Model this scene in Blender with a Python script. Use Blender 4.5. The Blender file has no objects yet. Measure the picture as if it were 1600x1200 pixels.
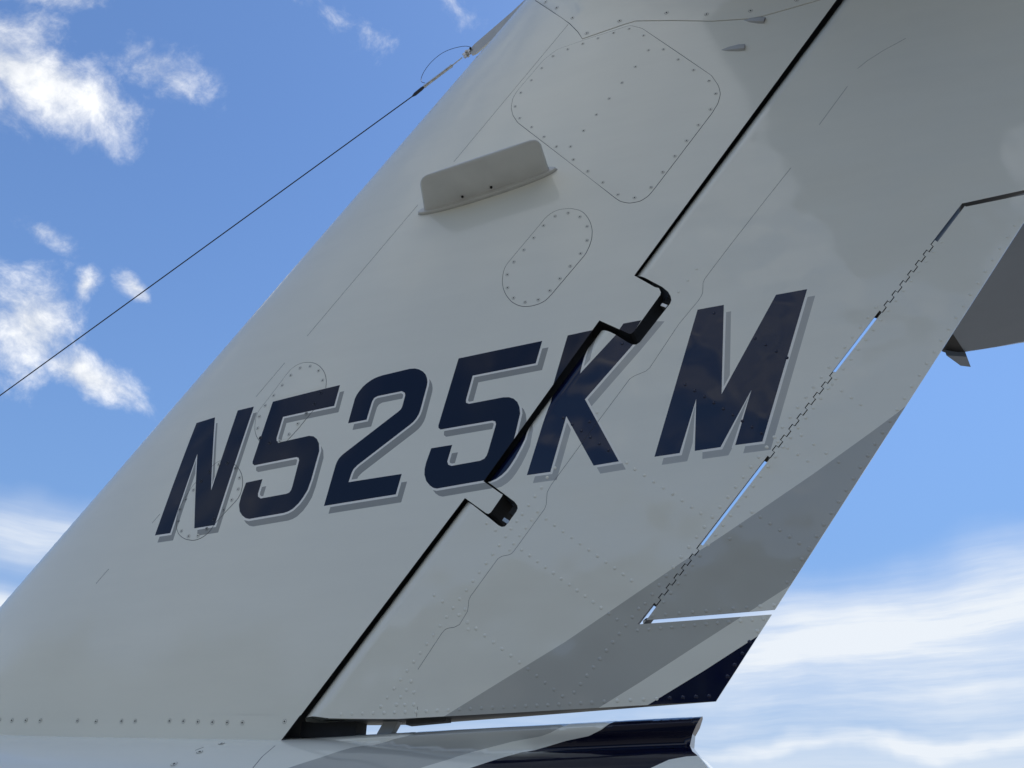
import bpy, math, random
from mathutils import Vector, Matrix
from mathutils.geometry import delaunay_2d_cdt

random.seed(7)
S = bpy.context.scene
COL = S.collection

# ------------------------------------------------------------------ camera
cam = bpy.data.cameras.new('camera')
co = bpy.data.objects.new('camera', cam)
COL.objects.link(co)
PITCH, YAW = math.radians(30.7), math.radians(18.9)
fw = Vector((-math.sin(YAW) * math.cos(PITCH), math.cos(YAW) * math.cos(PITCH), math.sin(PITCH)))
rt = Vector((math.cos(YAW), math.sin(YAW), 0))
up = rt.cross(fw)
co.matrix_world = Matrix(((rt.x, up.x, -fw.x, 0), (rt.y, up.y, -fw.y, -1.75), (rt.z, up.z, -fw.z, 1.6), (0, 0, 0, 1)))
cam.sensor_width = 36
cam.lens = 26.55
cam.clip_start = 0.05
cam.clip_end = 5000
S.camera = co

# ------------------------------------------------------------------ sky, sun, exposure
SUN = Vector((0.20, 0.38, 0.90)).normalized()
S.view_settings.view_transform = 'Standard'
S.view_settings.look = 'None'
S.view_settings.gamma = 1
S.view_settings.use_curve_mapping = False
S.view_settings.exposure = 0.50
W = bpy.data.worlds.new('World')
S.world = W
W.use_nodes = True
nt = W.node_tree
nt.nodes.clear()
def nd(t, **kw):
    n = nt.nodes.new(t)
    for k, v in kw.items(): setattr(n, k, v)
    return n
def lk(a, b): nt.links.new(a, b)
def mth(op, a, b=None, c=None, clamp=False):
    n = nd('ShaderNodeMath', operation=op); n.use_clamp = clamp
    for i, v in enumerate((a, b, c)):
        if v is None: continue
        if isinstance(v, (int, float)): n.inputs[i].default_value = v
        else: lk(v, n.inputs[i])
    return n.outputs[0]
def vmth(op, a, b):
    n = nd('ShaderNodeVectorMath', operation=op)
    for i, v in enumerate((a, b)):
        if isinstance(v, (tuple, list, Vector)): n.inputs[i].default_value = v
        else: lk(v, n.inputs[i])
    return n.outputs['Value'] if op == 'DOT_PRODUCT' else n.outputs[0]
def mapr(v, a, b, c=0.0, d=1.0, t='SMOOTHSTEP'):
    n = nd('ShaderNodeMapRange', interpolation_type=t)
    lk(v, n.inputs[0])
    for i, q in enumerate((a, b, c, d)): n.inputs[i + 1].default_value = q
    return n.outputs[0]
def mixc(f, a, b):
    n = nd('ShaderNodeMix', data_type='RGBA')
    for s, v in ((0, f), (6, a), (7, b)):
        if isinstance(v, (int, float)): n.inputs[s].default_value = v
        elif isinstance(v, tuple): n.inputs[s].default_value = v
        else: lk(v, n.inputs[s])
    return n.outputs[2]
out = nd('ShaderNodeOutputWorld')
bg = nd('ShaderNodeBackground')
bg.inputs[1].default_value = 0.1
sky = nd('ShaderNodeTexSky')
sky.sky_type = 'NISHITA'
sky.sun_disc = False
sky.sun_elevation = math.asin(SUN.z)
sky.sun_rotation = math.atan2(SUN.x, SUN.y)
sky.air_density = 1.0
sky.dust_density = 0.15
sky.ozone_density = 1.6
tc = nd('ShaderNodeTexCoord')
dirn = tc.outputs['Generated']
sepd = nd('ShaderNodeSeparateXYZ'); lk(dirn, sepd.inputs[0])
elev = sepd.outputs[2]
# turbulence shared by every cloud
warp = nd('ShaderNodeTexNoise'); warp.inputs['Scale'].default_value = 5.0; warp.inputs['Detail'].default_value = 4
lk(dirn, warp.inputs['Vector'])
wv = vmth('SUBTRACT', warp.outputs['Color'], (0.5, 0.5, 0.5))
wn = nd('ShaderNodeVectorMath', operation='SCALE'); lk(wv, wn.inputs[0]); wn.inputs['Scale'].default_value = 0.11
wd = vmth('ADD', dirn, wn.outputs[0])
n1 = nd('ShaderNodeTexNoise'); n1.inputs['Scale'].default_value = 14.0; n1.inputs['Detail'].default_value = 9; n1.inputs['Roughness'].default_value = 0.66
lk(wd, n1.inputs['Vector'])
puff = n1.outputs['Fac']
# single clouds: centre direction, long-axis direction, half sizes, strength
CLOUDS = [((-0.645, 0.325, 0.69), (-0.59, 0.43, 0.689), 0.14, 0.048, 1.25), ((-0.665, 0.3, 0.685), (-0.65, 0.3, 0.73), 0.1, 0.06, 1.15), ((-0.6, 0.27, 0.755), (-0.56, 0.32, 0.77), 0.1, 0.028, 0.8), ((-0.735, 0.49, 0.475), (-0.72, 0.49, 0.53), 0.085, 0.06, 1.15), ((-0.705, 0.55, 0.445), (-0.672, 0.59, 0.44), 0.075, 0.032, 1.25), ((-0.682, 0.495, 0.54), (-0.68, 0.495, 0.6), 0.035, 0.022, 1.0), ((-0.645, 0.527, 0.558), (-0.66, 0.5, 0.58), 0.035, 0.016, 0.95), ((-0.55, 0.393, 0.74), (-0.53, 0.42, 0.73), 0.065, 0.04, 0.7), ((-0.7, 0.42, 0.575), (-0.68, 0.46, 0.57), 0.04, 0.015, 0.5), ((-0.351, 0.466, 0.812), (-0.4, 0.42, 0.81), 0.06, 0.02, 0.25), ((-0.24, 0.5, 0.83), (-0.28, 0.45, 0.83), 0.04, 0.02, 0.25), ((0.2, -0.6, 0.75), (1, -0.1, 0), 1.0, 0.5, 1.8), ((0.12, -0.88, 0.45), (1, -0.1, 0), 0.4, 0.16, 0.9)]
tot = None
for (c, a, r1, r2, k) in CLOUDS:
    c = Vector(c).normalized(); a = Vector(a); a = (a - c * a.dot(c)).normalized(); b = c.cross(a)
    d = vmth('SUBTRACT', wd, tuple(c))
    u = mth('DIVIDE', vmth('DOT_PRODUCT', d, tuple(a)), r1)
    v = mth('DIVIDE', vmth('DOT_PRODUCT', d, tuple(b)), r2)
    w_ = mth('DIVIDE', vmth('DOT_PRODUCT', d, tuple(c)), 0.5)
    rr = mth('SQRT', mth('ADD', mth('ADD', mth('MULTIPLY', u, u), mth('MULTIPLY', v, v)), mth('MULTIPLY', w_, w_)))
    m = mth('MULTIPLY', mth('SUBTRACT', 1.0, rr), k)
    tot = m if tot is None else mth('MAXIMUM', tot, m)
# scattered fair-weather clouds over the rest of the sky (broad noise, thinned round the picked-out ones)
n2 = nd('ShaderNodeTexNoise'); n2.inputs['Scale'].default_value = 2.2; n2.inputs['Detail'].default_value = 3
lk(wd, n2.inputs['Vector'])
rest = mth('MULTIPLY', mth('SUBTRACT', n2.outputs['Fac'], 0.60), 2.2)
away = mapr(vmth('DOT_PRODUCT', dirn, tuple(fw)), 0.35, 0.62, 0.16, -0.6)
rest = mth('ADD', rest, away)
tot = mth('MAXIMUM', tot, rest)
dens = mapr(mth('ADD', mth('MULTIPLY', mth('SUBTRACT', puff, 0.5), 2.3), tot), 0.02, 1.15)
# thin high veil that thickens towards the horizon, streaked along it
mp = nd('ShaderNodeMapping'); mp.inputs['Scale'].default_value = (1.6, 1.6, 20.0); wn2 = nd('ShaderNodeVectorMath', operation='SCALE'); lk(wv, wn2.inputs[0]); wn2.inputs['Scale'].default_value = 0.025
lk(vmth('ADD', dirn, wn2.outputs[0]), mp.inputs[0])
n3 = nd('ShaderNodeTexNoise'); n3.inputs['Scale'].default_value = 1.5; n3.inputs['Detail'].default_value = 8; n3.inputs['Roughness'].default_value = 0.62
lk(mp.outputs[0], n3.inputs['Vector'])
low = mth('MULTIPLY', mapr(elev, 0.02, 0.30, 1.0, 0.0), 0.7)
for (c, a, r1, r2, k) in [((-0.75, 0.6, 0.29), (-0.67, 0.667, 0.3), 0.22, 0.055, 0.95), ((-0.77, 0.6, 0.215), (-0.7, 0.667, 0.22), 0.16, 0.035, 1.1), ((0.14, 0.97, 0.19), (0.4, 0.9, 0.19), 0.6, 0.105, 1.15), ((0.14, 0.98, 0.085), (0.4, 0.9, 0.085), 0.4, 0.016, 0.7)]:
    c = Vector(c).normalized(); a = Vector(a); a = (a - c * a.dot(c)).normalized(); b = c.cross(a)
    d = vmth('SUBTRACT', wd, tuple(c))
    u = mth('DIVIDE', vmth('DOT_PRODUCT', d, tuple(a)), r1)
    v = mth('DIVIDE', vmth('DOT_PRODUCT', d, tuple(b)), r2)
    w_ = mth('DIVIDE', vmth('DOT_PRODUCT', d, tuple(c)), 0.5)
    rr = mth('SQRT', mth('ADD', mth('ADD', mth('MULTIPLY', u, u), mth('MULTIPLY', v, v)), mth('MULTIPLY', w_, w_)))
    low = mth('ADD', low, mth('MULTIPLY', mapr(rr, 0.0, 1.0, 1.0, 0.0), k))
veil = mth('MULTIPLY', low, mapr(n3.outputs['Fac'], 0.30, 0.62, 0.48, 1.0))
veil = mth('MULTIPLY', veil, 0.95, clamp=True)
hz = mth('MULTIPLY', mapr(elev, 0.0, 0.75, 1.0, 0.0), 0.85)
tint = nd('ShaderNodeMix', data_type='RGBA', blend_type='MULTIPLY'); tint.inputs[0].default_value = 1.0
lk(sky.outputs[0], tint.inputs[6]); tint.inputs[7].default_value = (0.86, 1.03, 1.23, 1)
c0 = mixc(hz, tint.outputs[2], (1.30, 2.4, 4.55, 1))
c1 = mixc(veil, c0, (5.9, 6.3, 6.8, 1))
shade = mixc(mapr(puff, 0.35, 0.7), (5.2, 5.5, 6.0, 1), (8.4, 8.4, 8.3, 1))
c2 = mixc(mth('MULTIPLY', dens, 0.93), c1, shade)
lk(c2, bg.inputs[0]); lk(bg.outputs[0], out.inputs[0])

sl = bpy.data.lights.new('sun', 'SUN')
sl.energy = 3.5
sl.angle = math.radians(0.53)
sl.color = (1.0, 0.96, 0.9)
so = bpy.data.objects.new('sun', sl)
COL.objects.link(so)
so.rotation_euler = SUN.to_track_quat('Z', 'Y').to_euler()

# ---- surface shapes of the airframe, metres; x aft, z up, camera side is -y ----
Z_A = 1.8
def x_le(z): return -2.598 + 0.7726 * (z - Z_A)
def x_lip(z): return -1.1355 + 0.7986 * (z - Z_A)
def x_te(z): return -0.177 + 0.8367 * (z - Z_A)
THK = 0.082
def naca(u):
    u = min(max(u, 0.0), 1.0)
    return 5 * THK * (0.2969 * math.sqrt(u) - 0.126 * u - 0.3516 * u * u + 0.2843 * u ** 3 - 0.1015 * u ** 4)
def h_skin(x, z):
    a, b, c = x_le(z), x_lip(z), x_te(z)
    ch = c - a
    ub = (b - a) / ch
    u = (x - a) / ch
    if u <= ub: return naca(u) * ch
    w = (u - ub) / (1 - ub)
    h0 = naca(ub) * ch
    return max(h0 + (0.0022 - h0) * w ** 1.03, 0.0015)
def h_fin(x, z):
    h = h_skin(x, z)
    zs = z_seam(x)
    if z > zs: h += 0.0012
    return h
def z_seam(x):                       # lower edge of the bullet fairing on top of the fin
    return 99.0
def mid_set(z): return 0.014 * smooth(2.33, 2.40, z) * (1 - smooth(2.79, 2.84, z))
NOSE_C, NOSE_R = 0.047, 0.056        # along x, aft of the lip line
def h_rud(x, z):
    h = h_skin(x, z)
    s = (x - x_lip(z)) * 0.78 - 0.005 * (z - 2.7) - mid_set(z)      # distance square to the hinge line
    if s < NOSE_C:
        q = min((NOSE_C - s) / NOSE_R, 1.0)
        h *= math.sqrt(max(1 - q * q, 0.0))
    return h
def x_nose(z): return x_lip(z) + (NOSE_C - NOSE_R + 0.005 * (z - 2.7) + mid_set(z)) / 0.78
def smooth(a, b, x):
    t = min(max((x - a) / (b - a), 0.0), 1.0)
    return t * t * (3 - 2 * t)
def tail_top(x):                     # top line of fuselage / tail stinger
    return 1.797 + (0.045 * (-1.15 - x) if x < -1.15 else 0.012 * (x + 1.15))
def tail_b(x):
    if x < -1.15: return 0.34 + 0.15 * (-1.15 - x)
    return 0.34 - 0.1 * (x + 1.15)
def h_tail(x, z):
    b = tail_b(x)
    drop = 0.052 * smooth(-1.2, -0.55, x)             # bulge starts below the ridge
    zt = tail_top(x) - drop
    d = zt - z
    q = 1 - d / b
    e = b * 0.95 * math.sqrt(max(1 - q * q, 0.0)) if d > 0 else 0.0
    if x > -0.6: e *= 1 - 0.45 * smooth(-0.6, 0.1, x)
    dr = tail_top(x) - z
    r = 0.047 * math.sqrt(min(max(dr, 0) / 0.012, 1.0)) * (1 - 0.35 * smooth(-0.7, -0.1, x)) if dr > 0 else 0
    if dr > 0: r -= 0.012 * smooth(0.01, 0.05, dr) * smooth(-1.1, -0.6, x)
    k = 0.012
    m = max(e, r)
    return m + max(k - abs(e - r), 0.0) ** 2 / (4 * k) if dr > 1e-6 else 0.0

# ---- measured outlines of the airframe in its own (x, z) metres ----
LET_FIN = [["N",[[-1.6566,2.338],[-1.6178,2.7051],[-1.5446,2.7098],[-1.4886,2.4537],[-1.4587,2.7159],[-1.3983,2.7175],[-1.4485,2.3435],[-1.518,2.342],
 [-1.5761,2.5869],[-1.6012,2.338]]],["5",[[-1.3303,2.7208],[-1.1002,2.7342],[-1.1106,2.6658],[-1.2824,2.6594],[-1.2916,2.5901],[-1.2895,2.5815],
 [-1.2786,2.5749],[-1.181,2.5804],[-1.1657,2.5761],[-1.1535,2.5657],[-1.1446,2.5502],[-1.1403,2.5263],[-1.1537,2.442],[-1.1611,2.412],[-1.1721,2.3916],
 [-1.1837,2.3757],[-1.2001,2.3612],[-1.2131,2.3555],[-1.2267,2.3527],[-1.3353,2.3481],[-1.3482,2.3518],[-1.3613,2.3612],[-1.3725,2.3744],
 [-1.3794,2.3953],[-1.3776,2.4221],[-1.3699,2.4612],[-1.315,2.4646],[-1.3214,2.4214],[-1.3196,2.4122],[-1.31,2.4052],[-1.2288,2.4087],[-1.2188,2.4114],
 [-1.2138,2.4187],[-1.2117,2.4295],[-1.2023,2.5066],[-1.205,2.5144],[-1.2128,2.5179],[-1.3512,2.5127],[-1.359,2.5181],[-1.3611,2.5256]]],
 ["2",[[-1.0582,2.6005],[-1.0448,2.6791],[-1.0396,2.6914],[-1.0322,2.7025],[-1.0227,2.7141],[-1.0107,2.724],[-0.9985,2.7312],[-0.9882,2.7356],
 [-0.9757,2.7391],[-0.963,2.7412],[-0.8769,2.7473],[-0.8602,2.7455],[-0.8474,2.7401],[-0.8345,2.7307],[-0.8258,2.7195],[-0.8211,2.7078],
 [-0.8188,2.6944],[-0.8198,2.6816],[-0.8361,2.6063],[-0.8402,2.5945],[-0.8468,2.5832],[-0.855,2.5738],[-0.8657,2.5656],[-1.014,2.4661],
 [-1.0251,2.4557],[-1.03,2.4445],[-1.0365,2.4189],[-0.88,2.4233],[-0.8933,2.367],[-1.104,2.3585],[-1.0824,2.4752],[-1.0794,2.4848],[-1.0743,2.4942],
 [-1.0677,2.5013],[-1.0613,2.5065],[-0.901,2.6144],[-0.8952,2.6198],[-0.8917,2.6276],[-0.885,2.6613],[-0.8868,2.6702],[-0.8963,2.677],[-0.9719,2.6739],
 [-0.982,2.6695],[-0.9875,2.6605],[-0.9899,2.6501],[-1.0,2.6027]]],["5",[[-0.7269,2.7542],[-0.4822,2.7672],[-0.5027,2.6992],[-0.6837,2.6907],
 [-0.7019,2.6183],[-0.7017,2.6094],[-0.6933,2.6046],[-0.5959,2.6094],[-0.5798,2.6073],[-0.567,2.601],[-0.5568,2.5895],[-0.5511,2.5737],
 [-0.5496,2.5543],[-0.5637,2.4978],[-0.5823,2.4353],[-0.6176,2.3841],[-0.6483,2.3777],[-0.7777,2.3699],[-0.7879,2.373],[-0.7982,2.381],
 [-0.8089,2.3951],[-0.8146,2.4131],[-0.8149,2.4295],[-0.8112,2.4475],[-0.7985,2.4867],[-0.7386,2.4888],[-0.7512,2.4428],[-0.7485,2.4335],
 [-0.7395,2.4287],[-0.6601,2.4335],[-0.6483,2.4381],[-0.6424,2.4458],[-0.6385,2.4563],[-0.6165,2.5321],[-0.6185,2.5408],[-0.6265,2.5441],
 [-0.7735,2.5385],[-0.78,2.5446],[-0.7802,2.5525]]],["K",[[-0.4103,2.7717],[-0.3408,2.7765],[-0.383,2.6489],[-0.283,2.7478],[-0.2567,2.7827],
 [-0.2075,2.7851],[-0.309,2.6463],[-0.4755,2.3805],[-0.5366,2.3795]]]]
LET_RUD = [["5",[[-0.6039,2.6313],[-0.5419,2.5794],[-0.532,2.5265],[-0.5405,2.4807],[-0.5518,2.4567],[-0.5654,2.4317],[-0.5791,2.4114],[-0.59,2.3981],
 [-0.6025,2.3875],[-0.6184,2.3788],[-0.6355,2.3756],[-0.6936,2.4063],[-0.7291,2.4731]]],["K",[[-0.5366,2.3795],[-0.469,2.5768],[-0.4578,2.6835],
 [-0.4132,2.8224],[-0.3355,2.8516],[-0.383,2.649],[-0.283,2.7478],[-0.2288,2.8053],[-0.1632,2.7937],[-0.2373,2.7136],[-0.3752,2.5712],[-0.3021,2.3902],
 [-0.3655,2.3862],[-0.4267,2.5295],[-0.4755,2.3816]]],["M",[[-0.215,2.3923],[-0.0595,2.7919],[0.0084,2.7948],[-0.0341,2.5386],[0.1409,2.8021],
 [0.2183,2.8051],[0.0406,2.4017],[-0.0223,2.4002],[0.0373,2.5396],[-0.0568,2.3989],[-0.1178,2.3965],[-0.0967,2.533],[-0.1539,2.3949]]]]
FIN_AFT = [[-0.7004,2.336],[-0.6452,2.2909],[-0.6385,2.2878],[-0.6318,2.2913],[-0.603,2.3295],[-0.6004,2.3351],[-0.6054,2.3379],[-0.6509,2.3756],
 [-0.3204,2.8039],[-0.2459,2.7496],[-0.2393,2.7475],[-0.232,2.7523],[-0.1506,2.8551],[-0.1479,2.8639],[-0.1516,2.8782],[-0.1615,2.8827],
 [-0.2135,2.9319]]
CUT1 = [[-0.4181,2.8705],[-0.3193,2.7823],[-0.2801,2.7514],[-0.2501,2.7225],[-0.239,2.7142],[-0.229,2.7122],[-0.2183,2.7183],[-0.1278,2.823],
 [-0.1232,2.8334],[-0.1235,2.8459],[-0.1285,2.8613],[-0.1419,2.8796],[-0.2814,3.0056]]
CUT2 = [[-0.7837,2.398],[-0.6926,2.3267],[-0.6386,2.2795],[-0.6123,2.2558],[-0.6041,2.2513],[-0.5959,2.2518],[-0.5876,2.26],[-0.5657,2.2875],
 [-0.5622,2.2954],[-0.5637,2.303],[-0.5701,2.3128],[-0.6398,2.3735],[-0.7226,2.45]]
RUD_BOT = [[-1.1404,1.8421],[-0.9544,1.8266],[-0.8591,1.8235],[-0.8093,1.8244],[-0.5869,1.8281],[-0.3047,1.8336],[-0.1443,1.8364]]
TAIL_BELOW_TAB = [[-0.1443,1.8364],[-0.0043,2.0045]]
TAB_EDGE_RUD = [[-0.2937,2.0004],[-0.2524,2.0446],[-0.2524,2.0446],[-0.2477,2.0404],[-0.2381,2.0507],[-0.2428,2.055],[-0.2332,2.0653],[-0.2285,2.061],
 [-0.2188,2.0714],[-0.2235,2.0757],[-0.2138,2.0861],[-0.2091,2.0817],[-0.1994,2.0922],[-0.204,2.0965],[-0.1943,2.107],[-0.1896,2.1026],
 [-0.1798,2.1131],[-0.1845,2.1175],[-0.1746,2.1281],[-0.17,2.1236],[-0.1601,2.1342],[-0.1648,2.1387],[-0.1549,2.1493],[-0.1503,2.1448],
 [-0.1403,2.1554],[-0.145,2.1599],[-0.135,2.1706],[0.0463,2.3651],[0.0463,2.3651],[0.0508,2.3601],[0.0621,2.3722],[0.0577,2.3773],[0.0691,2.3895],
 [0.0735,2.3844],[0.0849,2.3966],[0.0805,2.4017],[0.0919,2.414],[0.0963,2.4089],[0.1078,2.4212],[0.1034,2.4264],[0.115,2.4387],[0.1193,2.4335],
 [0.1309,2.4459],[0.1266,2.4512],[0.1382,2.4636],[0.1425,2.4583],[0.1542,2.4708],[0.1499,2.4761],[0.1616,2.4887],[0.1658,2.4833],[0.1776,2.4959],
 [0.1733,2.5013],[0.1851,2.5139],[0.1894,2.5085],[0.2012,2.5212],[0.1969,2.5266],[0.2088,2.5394],[0.213,2.5339],[0.2249,2.5466],[0.2207,2.5522],
 [0.2327,2.565],[0.371,2.7133],[0.371,2.7133],[0.375,2.7074],[0.3869,2.7201],[0.3829,2.7261],[0.3949,2.739],[0.3989,2.7329],[0.4109,2.7458],
 [0.4069,2.7519],[0.419,2.7648],[0.4229,2.7587],[0.435,2.7716],[0.4311,2.7778],[0.4432,2.7908],[0.4471,2.7846],[0.4593,2.7977],[0.4554,2.8039],
 [0.4676,2.817],[0.4715,2.8107],[0.4838,2.8239],[0.4799,2.8301],[0.4922,2.8434],[0.4961,2.837],[0.5084,2.8502],[0.5046,2.8566],[0.517,2.8699],
 [0.5208,2.8635],[0.5332,2.8768],[0.5294,2.8833],[0.5419,2.8967],[0.6314,2.9927]]
SLOTS_RUD = [[[-0.2937,2.0004],[-0.2524,2.0446]],[[-0.135,2.1706],[0.0463,2.3651]],[[0.2327,2.565],[0.371,2.7133]]]
TAB_TOP_RUD = [[0.6314,2.9927],[0.7775,3.0028]]
TAB_EDGE_TAB = [[-0.2816,1.9993],[-0.2461,2.0389],[-0.2462,2.039],[-0.2462,2.039],[-0.2358,2.0501],[-0.2405,2.0543],[-0.2324,2.0631],[-0.2277,2.0588],
 [-0.2165,2.0707],[-0.2212,2.0751],[-0.213,2.0839],[-0.2083,2.0795],[-0.1971,2.0915],[-0.2018,2.0959],[-0.1935,2.1048],[-0.1888,2.1004],
 [-0.1775,2.1125],[-0.1822,2.1169],[-0.1739,2.1258],[-0.1692,2.1214],[-0.1579,2.1335],[-0.1625,2.138],[-0.1541,2.147],[-0.1495,2.1425],
 [-0.1381,2.1547],[-0.1427,2.1592],[-0.1338,2.1688],[-0.1294,2.165],[0.0517,2.359],[0.0522,2.3584],[0.0522,2.3584],[0.0643,2.3714],[0.0599,2.3765],
 [0.0697,2.3869],[0.0741,2.3818],[0.0871,2.3958],[0.0827,2.4009],[0.0925,2.4115],[0.0969,2.4063],[0.11,2.4203],[0.1057,2.4255],[0.1156,2.4361],
 [0.1199,2.4309],[0.1331,2.4451],[0.1288,2.4503],[0.1388,2.461],[0.1431,2.4557],[0.1564,2.47],[0.1521,2.4753],[0.1621,2.4861],[0.1664,2.4807],
 [0.1798,2.4951],[0.1755,2.5004],[0.1856,2.5113],[0.1899,2.5059],[0.2034,2.5203],[0.1992,2.5258],[0.2093,2.5367],[0.2136,2.5312],[0.2272,2.5457],
 [0.223,2.5513],[0.2337,2.5628],[0.2369,2.5594],[0.375,2.7074],[0.3763,2.7054],[0.3763,2.7054],[0.3891,2.7191],[0.3851,2.7251],[0.3953,2.736],
 [0.3993,2.73],[0.4131,2.7448],[0.4091,2.7508],[0.4194,2.7618],[0.4233,2.7557],[0.4372,2.7706],[0.4333,2.7767],[0.4436,2.7878],[0.4475,2.7816],
 [0.4615,2.7966],[0.4576,2.8028],[0.468,2.814],[0.4718,2.8077],[0.4859,2.8228],[0.4821,2.8291],[0.4925,2.8403],[0.4964,2.834],[0.5106,2.8492],
 [0.5067,2.8555],[0.5173,2.8668],[0.5211,2.8604],[0.5354,2.8757],[0.5316,2.8822],[0.5428,2.8941],[0.5472,2.8875],[0.6362,2.9839]]
TAB_BOT = [[0.006,2.0139],[-0.2813,2.008]]
TAB_TOP = [[0.6372,2.9809],[0.7732,2.9882]]
STRIPE_GREY = [[-0.8867,1.7627],[-0.7409,1.8276],[-0.6003,1.8999],[-0.4598,1.9714],[-0.2813,2.0735],[-0.1844,2.1288],[-0.0968,2.1763],[0.0065,2.2346],
 [0.1366,2.309],[0.2819,2.3967],[0.3433,2.4347],[0.4252,2.49],[0.1398,2.1198],[0.0475,2.0654],[-0.076,1.9998],[-0.1837,1.9425],[-0.3002,1.8798],
 [-0.3921,1.8326],[-0.4737,1.7911]]
STRIPE_NAVY = [[-0.3625,1.7969],[-0.288,1.834],[-0.1627,1.8972],[-0.0411,1.9622],[0.0392,2.0052],[0.5392,1.7051999999999998],[-0.3625,1.3969]]
SEAM_RUD = [[[0.6461,3.6124],[0.578,3.5825],[0.5279,3.555],[0.4966,3.5325]],[[0.4554,3.4706],[0.3535,3.3461]],[[0.2518,3.2095],[0.1539,3.0983],[0.0257,2.9495],
 [-0.029,2.8841],[-0.0347,2.8727],[-0.0395,2.8426],[-0.0441,2.8332],[-0.0543,2.8188],[-0.112,2.7567],[-0.1938,2.6478],[-0.2014,2.6376],
 [-0.2121,2.6298],[-0.241,2.621],[-0.2549,2.6136],[-0.3931,2.4472],[-0.4615,2.3637],[-0.4754,2.3466],[-0.4859,2.3293],[-0.4896,2.2982],
 [-0.4941,2.2871],[-0.5745,2.1885],[-0.5794,2.1834],[-0.5875,2.1802],[-0.6036,2.1783],[-0.6101,2.1757],[-0.6149,2.173],[-0.6844,2.0874],
 [-0.6883,2.0787],[-0.6891,2.0682],[-0.6914,2.0535],[-0.6969,2.0449],[-0.711,2.0237],[-0.7236,2.0186],[-0.7396,2.0173],[-0.7475,2.0141],
 [-0.7553,2.0057],[-0.8118,1.9283]],[[-0.8095,1.8481],[-0.811,1.8267]]]
SEAM_FIN = [[[-0.3511,4.1004],[-0.774,3.551]],[[-0.8962,3.3932],[-1.2482,2.9449]],[[-1.3148,2.8585],[-1.3989,2.7524]],[[-1.6596,2.4046],[-1.6799,2.3795]],
 [[-1.7982,2.2545],[-1.8309,2.2148]]]
FAIR_EDGE = [[-0.5441,4.5315],[-0.4788,4.3542],[-0.3449,4.0988],[-0.3177,4.0356],[-0.3034,3.9874],[-0.155,3.995],[-0.1134,3.9945],[0.0038,3.9429],[0.1263,3.8855],
 [0.2365,3.8516],[0.2851,3.8468],[0.3756,3.8513],[0.4553,3.8568],[0.5529,3.8807]]
PANELS = [[[-0.1359,3.9822],[-0.097,3.9482],[0.0926,3.6362],[0.1068,3.5847],[0.1074,3.5476],[0.0945,3.5099],[0.0705,3.4736],[-0.1265,3.2265],[-0.1476,3.2024],
 [-0.1731,3.1894],[-0.205,3.1904],[-0.2303,3.2045],[-0.2476,3.2266],[-0.5435,3.6504],[-0.562,3.697],[-0.5682,3.7396],[-0.5627,3.7847],[-0.5463,3.8185],
 [-0.4458,3.9436],[-0.3952,3.9761],[-0.2945,3.9793]],[[-0.3801,3.2184],[-0.3537,3.2049],[-0.34,3.19],[-0.3291,3.1686],[-0.3219,3.1453],
 [-0.3189,3.1173],[-0.3222,3.0883],[-0.331,3.0609],[-0.3444,3.0349],[-0.4535,2.9116],[-0.468,2.8981],[-0.487,2.8905],[-0.5106,2.8876],[-0.5341,2.8908],
 [-0.553,2.9008],[-0.5696,2.916],[-0.5854,2.9425],[-0.594,2.9685],[-0.5969,2.994],[-0.5933,3.0285],[-0.5868,3.0478],[-0.5757,3.0631],[-0.4683,3.1897],
 [-0.4579,3.2027],[-0.4425,3.2144],[-0.4272,3.221],[-0.4121,3.2233]],[[-1.2198,2.8394],[-1.1998,2.8312],[-1.1819,2.8176],[-1.1661,2.7993],
 [-1.1555,2.7802],[-1.1487,2.7579],[-1.147,2.7318],[-1.151,2.7071],[-1.1617,2.6838],[-1.1955,2.6425],[-1.2203,2.61],[-1.2479,2.5806],[-1.2629,2.5661],
 [-1.2868,2.5589],[-1.318,2.5629],[-1.3487,2.5874],[-1.3666,2.6102],[-1.3772,2.6346],[-1.382,2.6686],[-1.3801,2.6889],[-1.3735,2.7032],[-1.336,2.7564],
 [-1.2985,2.8132],[-1.2854,2.8294],[-1.2657,2.8404],[-1.2446,2.8433]],[[-1.59,2.3695],[-1.5839,2.3532],[-1.573,2.3346],[-1.5598,2.3227],
 [-1.5398,2.3117],[-1.5116,2.3048],[-1.4905,2.3072],[-1.4731,2.3153],[-1.4592,2.3286],[-1.4488,2.3481],[-1.3967,2.4026],[-1.3847,2.4165],
 [-1.3797,2.4334],[-1.3792,2.4549],[-1.3836,2.4754],[-1.3936,2.4969],[-1.4116,2.518],[-1.4362,2.5362],[-1.4664,2.5474],[-1.4851,2.5484],
 [-1.5091,2.5334],[-1.5387,2.5048],[-1.5638,2.4778],[-1.5867,2.4284],[-1.5936,2.4014]]]
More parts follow.
